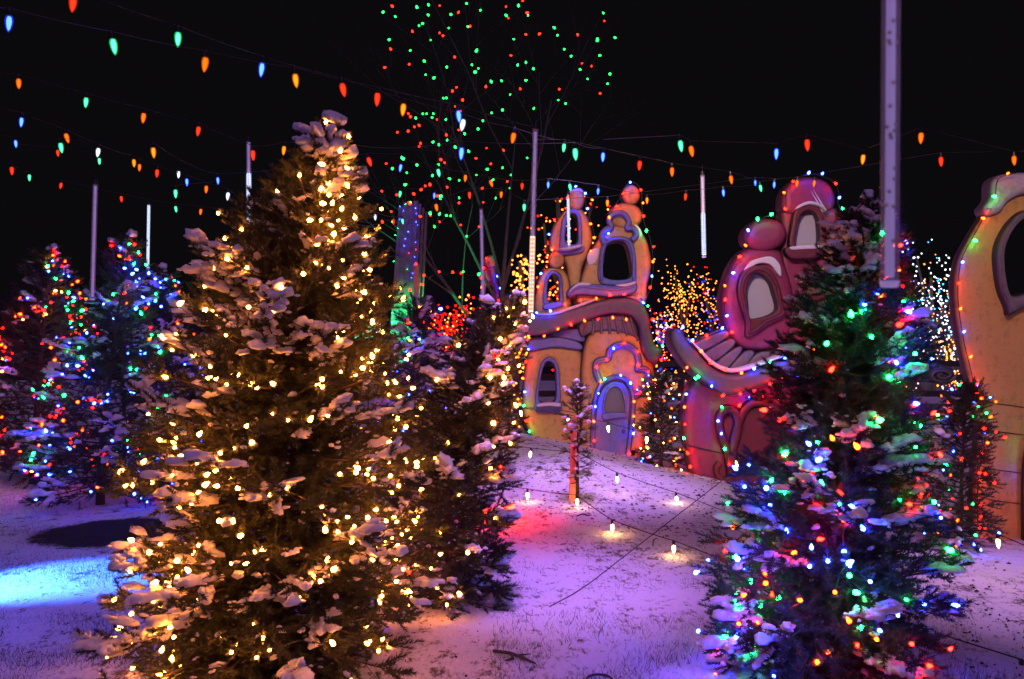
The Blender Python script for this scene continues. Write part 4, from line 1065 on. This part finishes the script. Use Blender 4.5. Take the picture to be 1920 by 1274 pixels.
big_string('lower far string of bulbs hung across the bare tree below the middle', [(751, 365, 13, G_), (815, 368, 13, B_), (817, 390, 15, O_, -14), (880, 367, 14, Rr), (940, 366, 13, O_, 8), (983, 390, 15, G_), (1139, 382, 14, Y_), (1416, 344, 12, B_), (1452, 348, 14, B_), (1527, 345, 13, O_)], ends=[(700, 352, 8.2), (1590, 340, 9.0)], sag=0.0)

# ------------------------------------------------------------------ hanging snowfall tubes
m, nt, N, L, b = mat('clear_acrylic')
b.inputs['Base Color'].default_value = (0.93, 0.92, 0.96, 1); b.inputs['Roughness'].default_value = 0.10
b.inputs['Alpha'].default_value = 0.26; b.inputs['IOR'].default_value = 1.45
M['acrylic'] = m
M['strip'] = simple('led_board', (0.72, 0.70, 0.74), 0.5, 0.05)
_b = M['strip'].node_tree.nodes['Principled BSDF']; _b.inputs['Emission Color'].default_value = (0.50, 0.36, 0.95, 1); _b.inputs['Emission Strength'].default_value = 0.32  # lilac glow put in for the violet light that unlit tubes reflect
LEDC = {'warm': emit('led_warm', (1.0, 0.62, 0.42), 9.0), 'cold': emit('led_cold', (0.72, 0.78, 1.0), 9.0), 'off': simple('led_glint', (0.75, 0.72, 0.5), 0.15)}
GLOW = {'warm': emit('glow_warm', (1.0, 0.60, 0.45), 1.1), 'cold': emit('glow_cold', (0.62, 0.66, 1.0), 0.95)}

def tube_light(label, top, bot, d, diam, lit=None, lit_from=0.55, col='warm'):
    a_, b_ = P(top[0], top[1], d), P(bot[0], bot[1], d)
    root = thing('snowfall_tube', label, 'tube light', b_, 'hanging snowfall tubes')
    ax = a_ - b_; ln = ax.length; ax.normalize()
    r = diam / 2
    mb = MB(); mb.tube([ax * 0.0, ax * ln], r, 18); o = mb.build('tube', M['acrylic'], root, True)
    mb = MB(); mb.tube([ax * (ln - 0.004), ax * (ln + diam * 0.9)], [r * 1.12, r * 0.75], 14); mb.tube([ax * (ln + diam * 0.9), ax * (ln + diam * 2.4)], 0.003, 5); mb.build('top_cap', M['socket'], root)
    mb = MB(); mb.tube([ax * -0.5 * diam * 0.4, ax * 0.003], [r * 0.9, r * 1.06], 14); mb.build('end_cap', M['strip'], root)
    sd = Vector((1, 0, 0))
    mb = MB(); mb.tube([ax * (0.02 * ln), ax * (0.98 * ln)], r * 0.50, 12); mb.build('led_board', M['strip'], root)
    chips = MB()  # unlit LED chips, scattered unevenly to stand in for glints on the acrylic
    crng = random.Random(int(top[0]))
    for i in range(int(ln / 0.022)):
        q = ax * (0.02 * ln + crng.random() * 0.94 * ln)
        for ang in (crng.uniform(-1.2, 1.2),):
            c = q + Vector((math.sin(ang) * r * 0.52, -math.cos(ang) * r * 0.52, 0))
            chips.box(c.x - 0.0022, c.x + 0.0022, c.y - 0.0012, c.y + 0.0012, c.z - 0.0022, c.z + 0.0022)
    chips.build('led_glint_chips', LEDC['off'], root)
    if lit:
        on = MB()
        z0, z1 = 0.03 * ln, (1 - lit_from) * ln
        k = max(4, int((z1 - z0) / 0.016))
        for i in range(k):
            q = ax * (z0 + (z1 - z0) * i / (k - 1))
            for ang in (-2.4, -0.75, 0.75, 2.4):
                c = q + Vector((math.sin(ang) * r * 0.62, -math.cos(ang) * r * 0.62, 0))
                on.lathe([(0.0005, -0.0035), (0.0035, 0), (0.0005, 0.0035)], 5, tuple(c))
        on.build('led', LEDC[lit], root)
        mb = MB(); mb.tube([ax * z0, ax * z1], r * 1.03, 14, False); mb.build('lit_sleeve', shell_glass('sleeve_' + lit, GLOW_C[lit], 0.9, 0.45), root, True)
    return root
GLOW_C = {'warm': (1.0, 0.62, 0.50), 'cold': (0.62, 0.68, 1.0)}
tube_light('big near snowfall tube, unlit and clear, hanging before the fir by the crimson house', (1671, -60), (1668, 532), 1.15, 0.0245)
tube_light('long snowfall tube glowing warm at its lower half, in front of the orange house', (1004, 241), (995, 594), 3.7, 0.024, 'warm', 0.58)
tube_light('snowfall tube with bright cold lower half between the orange and crimson houses', (1317, 329), (1320, 482), 8.2, 0.042, 'cold', 0.47)
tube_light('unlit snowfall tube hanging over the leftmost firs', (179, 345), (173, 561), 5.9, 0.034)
tube_light('thin cold white snowfall tube second from the left', (279, 384), (277, 506), 10.4, 0.034, 'cold', 0.02)
tube_light('snowfall tube half hidden by the upper boughs of the big warm fir', (466, 265), (467, 420), 6.9, 0.038, 'cold', 0.40)
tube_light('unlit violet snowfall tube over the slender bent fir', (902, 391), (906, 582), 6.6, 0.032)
tube_light('thin snowfall tube hanging across the top window of the orange house', (1065, 364), (1067, 462), 10.6, 0.034, 'cold', 0.10)

# ------------------------------------------------------------------ stake with sapling, low strings of white bulbs
post = P(1072, 972, 7.6); post.z = tz(post.x, post.y)
root = thing('wooden_stake', 'orange-lit wooden stake standing in the snow before the orange house', 'stake', post)
mb = MB(); hh = 0.76
mb.add([(-0.028, -0.022, -0.1), (0.028, -0.022, -0.1), (0.028, 0.022, -0.1), (-0.028, 0.022, -0.1), (0.0, -0.020, hh), (0.05, -0.020, hh), (0.05, 0.020, hh), (0.0, 0.020, hh)],
       [(3, 2, 1, 0), (4, 5, 6, 7), (0, 1, 5, 4), (1, 2, 6, 5), (2, 3, 7, 6), (3, 0, 4, 7)])
mb.build('post', M['wood'], root)
for zz in (0.13, 0.50):
    mb = MB(); mb.tube([(0.036 * math.cos(a * 0.7) + 0.012, 0.032 * math.sin(a * 0.7), zz + 0.006 * a) for a in range(14)], 0.004, 5); mb.build('tie', M['wire'], root)
fir('sapling_tree', 'spindly fir sapling tied behind the wooden stake', (post.x + 0.055, post.y + 0.06, post.z), 1.02, [(0, 0.10), (0.4, 0.09), (0.55, 0.05), (0.66, 0.15), (0.8, 0.12), (0.9, 0.05), (1, 0.02)], 71, (0.0, 0), 1.5,
    dz=0.19, n_needle=50, needle_len=0.028, needle_w=0.004, snow=0.25, twig=0.075, step=0.075, blob=BLOB2, nb=6, mat_n='needle_dark', snow_size=0.8, low=0.2)

def ground_d(px, py):
    d = 7.0
    for _ in range(30): d = (EYE - tz((px - CX) / F * d, d)) * F / (py - CY)
    return d
def low_string(label, items, ends):
    r_ = big_string(label, [(q[0], q[1], q[2], 'warm') if len(q) == 3 else (q[0], q[1], q[2], 'warm', 0.0, q[3]) for q in items], ends=ends, wire_r=0.004, sag=0.02, hang=0.03)
    return r_
low_string('lowest string of white bulbs just above the snow by the wooden stake', [(989, 931, 14.5, ground_d(989, 943)), (1082, 943, 15, 7.4), (1148, 991, 16, ground_d(1148, 1004)), (1263, 1031, 17.5, ground_d(1263, 1046)), (1915, 1262, 22, 4.2)], [(930, 905, 8.2), (1990, 1300, 5.0)])
low_string('middle string of white bulbs tied to the wooden stake', [(995, 853, 13.5), (1081, 860, 14), (1157, 900, 14.5), (1268, 938, 15), (1914, 1165, 21)], [(930, 828, 8.8), (1990, 1195, 5.2)])
low_string('topmost low string of white bulbs across the house doors', [(976, 776, 12.5), (1065, 790, 13.2), (1140, 805, 13.6), (1213, 826, 14), (1381, 870, 15), (1871, 1020, 20)], [(930, 762, 9.2), (1990, 1050, 5.4)])
# red and orange bulbs lying on the snow behind the slender fir
p = P(972, 990, 7.1)
root = thing('light_string', 'red and orange bulbs lying on the snow behind the slender fir', 'string lights', (p.x, p.y, tz(p.x, p.y)))
for (dx, dy, c, k_) in ((-0.02, 0.0, 'red', 1.8), (-0.10, 0.05, 'orange', 1.7), (-0.22, -0.05, 'red', 1.9), (-0.02, 0.12, 'red', 1.8), (-0.07, -0.09, 'orange', 1.7), (-0.14, -0.04, 'red', 1.8), (-0.05, 0.05, 'red', 1.8)):
    bulb(root, HOTB[c], (p.x + dx - 0.03, p.y + dy, tz(p.x + dx, p.y + dy) + 0.07), (1.3, 0, dx * 9), k_)
wr_ = MB(); wr_.tube([(-0.3, 0, 0.03), (-0.1, 0.05, 0.06), (-0.05, 0.0, 0.06), (0, 0.12, 0.03)], 0.004, 4); wr_.build('wire', M['wire'], root)

guy = MB(); g0 = P(1030, 1150, 5.1); g0.z = tz(g0.x, g0.y) + 0.006
g1 = P(1110, 1090, 5.6); g1.z = tz(g1.x, g1.y) + 0.01; g2 = P(1392, 872, 6.2)
guy.tube([Vector((0, 0, 0)), (g1 - g0) * 0.5 + Vector((0.01, 0, -0.004)), g1 - g0, g2 - g0], 0.0032, 4)
o = guy.build('guy_wire', M['wire']); o.location = g0; tag(o, 'thin dark guy wire crossing the snow up to the fir with coloured lamps', 'wire')

# ------------------------------------------------------------------ plank tower, plank, star board, light figure, rails, snowy wall
base = at(748, 14.0); base = Vector(base)
root = thing('plank_tower', 'tall grey plank tower washed green at its foot', 'tower', base)
def plank(x0, x1, z1, y0, lean_, name='plank', mt='wood_grey', parent=root):
    mb = MB(); mb.add([(x0, y0, 0), (x1, y0, 0), (x1, y0 + 0.04, 0), (x0, y0 + 0.04, 0), (x0 * 0.86 + lean_, y0 + 0.02, z1), (x1 * 0.86 + lean_, y0 + 0.02, z1), (x1 * 0.86 + lean_, y0 + 0.06, z1), (x0 * 0.86 + lean_, y0 + 0.06, z1)],
                      [(3, 2, 1, 0), (4, 5, 6, 7), (0, 1, 5, 4), (1, 2, 6, 5), (2, 3, 7, 6), (3, 0, 4, 7)])
    return mb.build(name, M[mt], parent)
for i, (x0, x1, z1) in enumerate([(-0.24, -0.155, 3.50), (-0.15, -0.06, 3.58), (-0.054, 0.04, 3.55), (0.045, 0.13, 3.6)]): plank(x0, x1, z1, 0.012 * (i % 2), 0.20)
for i in range(3): plank(0.135 + 0.05 * i, 0.18 + 0.05 * i, 3.56 - 0.05 * i, 0.05 + 0.10 * i, 0.20)
st = thing('light_string', 'coloured lamps draped down the plank tower', 'string lights', base)
rng = random.Random(9)
for i in range(46):
    z = 3.55 - 3.0 * (i / 46) ** 1.3; x = rng.choice([-0.22, 0.12, 0.14, 0.0, -0.1]) * (1 - 0.14 * z / 3.5) + 0.20 * z / 3.55 + rng.uniform(-0.03, 0.03)
    bulb(st, MID[rng.choice(['blue', 'blue', 'red', 'orange', 'green', 'blue'])], base + Vector((x, -0.04, z)), (rng.uniform(0.5, 2.5), rng.uniform(-1, 1), 0), rng.uniform(0.22, 0.34))
b2 = Vector(at(782, 13.2))
root = thing('wooden_plank', 'leaning wooden board glowing orange beside the plank tower', 'board', b2)
mb = MB(); mb.add([(-0.09, 0, -0.02), (0.03, 0, -0.02), (0.03, 0.05, -0.02), (-0.09, 0.05, -0.02), (-0.055, 0.05, 2.45), (0.02, 0.05, 2.45), (0.02, 0.10, 2.45), (-0.055, 0.10, 2.45)],
                  [(3, 2, 1, 0), (4, 5, 6, 7), (0, 1, 5, 4), (1, 2, 6, 5), (2, 3, 7, 6), (3, 0, 4, 7)])
mb.build('board', M['wood'], root)
spot('amber_flood', (b2.x + 0.1, b2.y - 1.0, 0.3), (b2.x, b2.y, 1.7), (1.0, 0.45, 0.15), 28, 40, 0.8)

b3 = Vector(at(222, 9.0)); 
root = thing('star_board', 'pale grey star-shaped board half hidden behind the dark fir with blue lamps', 'cut-out', b3)
c0 = P(228, 548, 9.0) - b3
mb = MB(); pts = []
for i in range(10):
    a_ = R(112) - i * math.pi / 5; r_ = 0.36 if i % 2 == 0 else 0.17
    pts.append((c0.x + r_ * math.cos(a_), c0.z + r_ * math.sin(a_)))
fr = [(x, 0.0, z) for x, z in pts] + [(c0.x, -0.06, c0.z)]; bk = [(x, 0.04, z) for x, z in pts] + [(c0.x, 0.10, c0.z)]
mb.add(fr + bk, [(i, 10, (i + 1) % 10) for i in range(10)] + [(11 + (i + 1) % 10, 21, 11 + i) for i in range(10)] + [(i, (i + 1) % 10, 11 + (i + 1) % 10, 11 + i) for i in range(10)])
mb.build('star', simple('grey_board', (0.16, 0.16, 0.16), 0.7, 0.3, 6), root)
mb = MB(); mb.tube([(c0.x, 0.06, 0), (c0.x, 0.06, c0.z)], 0.02, 6); mb.build('pole', M['wood_dark'], root)

b4 = Vector(at(690, 13.0))
root = thing('light_figure', 'small outline figure bent from green and white light rope', 'light figure', b4)
EG, EW = emit('green_rope', (0.05, 1.0, 0.45), 2.2, 'NONE'), emit('white_rope', (0.8, 1.0, 0.95), 2.5, 'NONE')
def rope(path, mt, name):
    mb = MB(); mb.tube([P(x, y, 13.0) - b4 for x, y in path], 0.012, 5); return mb.build(name, mt, root)
rope([(688, 612), (690, 602), (698, 599), (704, 604), (705, 612), (697, 616), (688, 612)], EG, 'rope_head')
rope([(697, 616), (692, 626), (697, 634), (700, 622)], EG, 'rope_body')
rope([(664, 622), (670, 620), (672, 630), (666, 634), (664, 622)], EG, 'rope_loop'); rope([(680, 620), (690, 622), (694, 632), (682, 634), (680, 620)], EG, 'rope_loop')
rope([(702, 614), (713, 608), (713, 622), (702, 624), (702, 614)], EW, 'rope_box'); rope([(665, 583), (676, 588), (684, 596)], EG, 'rope_arm')
mb = MB(); mb.tube([(0, 0.02, 0), P(690, 634, 13.0) - b4 + Vector((0, 0.02, 0))], 0.01, 5); mb.build('stand', M['wood_dark'], root)

b5 = Vector(at(1250, 17.0))
root = thing('rail_fence', 'dark timber rail fence seen between the two foam houses', 'fence', b5)
for zz in (0.62, 0.95, 1.22):
    mb = MB(); mb.box(-4.0, 6.0, 0, 0.05, zz, zz + 0.12); mb.build('rail', M['wood_dark'], root)
for xx in (-3.9, -1.8, 0.25, 2.4, 4.5):
    mb = MB(); mb.box(xx, xx + 0.1, 0.052, 0.15, -0.1, 1.42); mb.build('post', M['wood_dark'], root)
b6 = Vector(at(1742, 19.0))
root = thing('low_wall', 'low wall capped with snow behind the fir with coloured lamps', 'wall', b6)
mb = MB(); mb.box(-0.75, 0.75, 0, 0.5, 0, 0.28); mb.build('masonry', M['wood_grey'], root)
mb = MB(); mb.box(-0.80, 0.80, -0.05, 0.55, 0.283, 0.46)
mb.build('snow_cap', M['snow'], root)
b7 = Vector(at(1800, 24.0))
root = thing('shed', 'dim shed with tiled roof behind the white lamps', 'shed', b7)
mb = MB(); mb.box(-1.1, 1.6, 0, 2, 0, 1.45); mb.build('wall', M['wood_grey'], root)
TILE = simple('roof_tiles', (0.10, 0.10, 0.12), 0.6, 0.3, 4)
tme = MB(); tme.box(-0.145, 0.145, -0.012, 0.012, 0, 0.27); tme = tme.mesh('tile', TILE)
for j in range(5):
    for i in range(10):
        o = bpy.data.objects.new('tile', tme); COL.objects.link(o); o.parent = root
        o.location = (-1.2 + 0.3 * i + 0.15 * (j % 2), -0.15 + j * 0.19, 1.47 + j * 0.19); o.rotation_euler = (R(-45), 0, 0)

# ------------------------------------------------------------------ dead leaves, grass, twigs
def scatter_pts(n, f, seed):
    rs = random.Random(seed); out = []
    while len(out) < n:
        px, py = rs.uniform(0, 1920), rs.uniform(780, 1300)
        if f(px, py, rs):
            d = EYE * F / (py - CY)
            if d > 14: continue
            x = (px - CX) / F * d
            d2 = (EYE - tz(x, d)) * F / (py - CY); x2 = (px - CX) / F * d2
            out.append((x2, d2, tz(x2, d2)))
    return out
def band(px, py, rs):
    if 930 < px < 1460:
        lo = 800 + (px - 930) * 0.22; hi = 905 + (px - 930) * 0.24
        return lo < py < hi + rs.gauss(0, 14)
    if px > 1640: return rs.random() < 0.45 and mnoise.noise(Vector((px * 0.02, py * 0.03, 5))) > -0.1 and 1045 + (px - 1800) * 0.08 < py < 1190 + (px - 1640) * 0.28 + rs.gauss(0, 15)
    return rs.random() < 0.035 and py > 880
lp = scatter_pts(1500, band, 4)
rs = random.Random(6); Vv, Ff = [], []
for (x, y, z) in lp:
    s_ = (abs(rs.gauss(0, 0.010)) + 0.004) * min(1.0, y / 9); a_ = rs.uniform(0, 6.28); st_ = rs.uniform(0.4, 1.0); h_ = rs.uniform(0.004, 0.018)
    o = len(Vv)
    for k in range(6):
        b_ = a_ + k * math.pi / 3; r_ = s_ * rs.uniform(0.6, 1.2)
        Vv.append((x + r_ * math.cos(b_) * 1.3, y + r_ * math.sin(b_) * st_, z + 0.002 + rs.uniform(0, 0.006)))
    Vv.append((x, y, z + h_))
    Ff += [(o + k, o + (k + 1) % 6, o + 6) for k in range(6)]
o = link(bpy.data.objects.new('leaf_litter', np_mesh('leaf_litter', Vv, Ff, M['leaf_litter']))); tag(o, 'dark dead leaves and clods strewn on the snowy bank', kind='stuff')

def gpatch(px, py, rs):
    n_ = mnoise.noise(Vector((px * 0.007, py * 0.02, 1.0)))
    if 920 < px < 1420 and py > 960: return rs.random() < max(0.0, (0.20 + n_) * 0.9) * (0.35 + 0.65 * smooth(1060, 1200, py))
    if px < 240 and py > 860: return rs.random() < max(0.0, 0.25 + n_)
    if px > 1640 and py > 1060: return rs.random() < max(0.0, n_) * 0.7
    return False
gp = scatter_pts(9000, gpatch, 8)
rs = np.random.RandomState(3); n = len(gp); gp = np.array(gp)
hgt = rs.uniform(0.012, 0.05, n); a_ = rs.uniform(0, 2 * np.pi, n); w_ = 0.0016
ln_ = rs.normal(0, 0.55, (n, 2)) * hgt[:, None]
e0 = np.stack([np.cos(a_) * w_, np.sin(a_) * w_, np.full(n, -0.004)], 1)
Vg = np.stack([gp + e0, gp - e0 * [1, 1, -1], gp + np.concatenate([ln_, hgt[:, None]], 1)], 1)
o = link(bpy.data.objects.new('grass', np_mesh('grass', Vg, np.arange(3 * n).reshape(-1, 3), M['grass']))); tag(o, 'dry grass blades poking through the thin snow', kind='stuff')

def debris(name, label, cat, px, py, segs, mtl):
    d = EYE * F / (py - CY); x = (px - CX) / F * d
    b_ = Vector((x, d, tz(x, d))); root_ = MB()
    for pts, r_ in segs: root_.tube(pts, [r_] * (len(pts) - 1) + [r_ * 0.4], 6)
    o = root_.build(name, M[mtl]); o.location = b_; return tag(o, label, cat)
debris('twig', 'dark broken twig lying on the snow at the bottom beside the big fir', 'twig', 962, 1232,
       [([(-0.10, 0.07, 0.012), (-0.02, 0.02, 0.02), (0.05, -0.03, 0.014), (0.11, -0.09, 0.008)], 0.009), ([(-0.01, 0.02, 0.02), (0.0, -0.05, 0.018), (-0.04, -0.06, 0.01)], 0.008), ([(0.03, -0.01, 0.02), (0.09, -0.02, 0.03)], 0.006)], 'wood_dark')
debris('twig', 'small curled dead twig on the snow beside the wooden stake', 'twig', 1095, 994, [([(-0.06, 0, 0.005), (-0.01, 0.02, 0.02), (0.03, 0.0, 0.01), (0.06, -0.03, 0.02)], 0.006)], 'wood_dark')
debris('twig', 'thin upright dead stalk in the snow below the guy wire crossing', 'twig', 1224, 1032, [([(0, 0, 0), (0.005, 0, 0.05), (0.03, 0.01, 0.06), (0.04, 0, 0.05)], 0.004)], 'wood_dark')
debris('cable', 'loop of black cable on the snow at the bottom edge', 'cable', 1124, 1274, [([(0.06 * math.cos(a_ * 0.5), 0.06 * math.sin(a_ * 0.5), 0.012) for a_ in range(13)], 0.006)], 'socket')
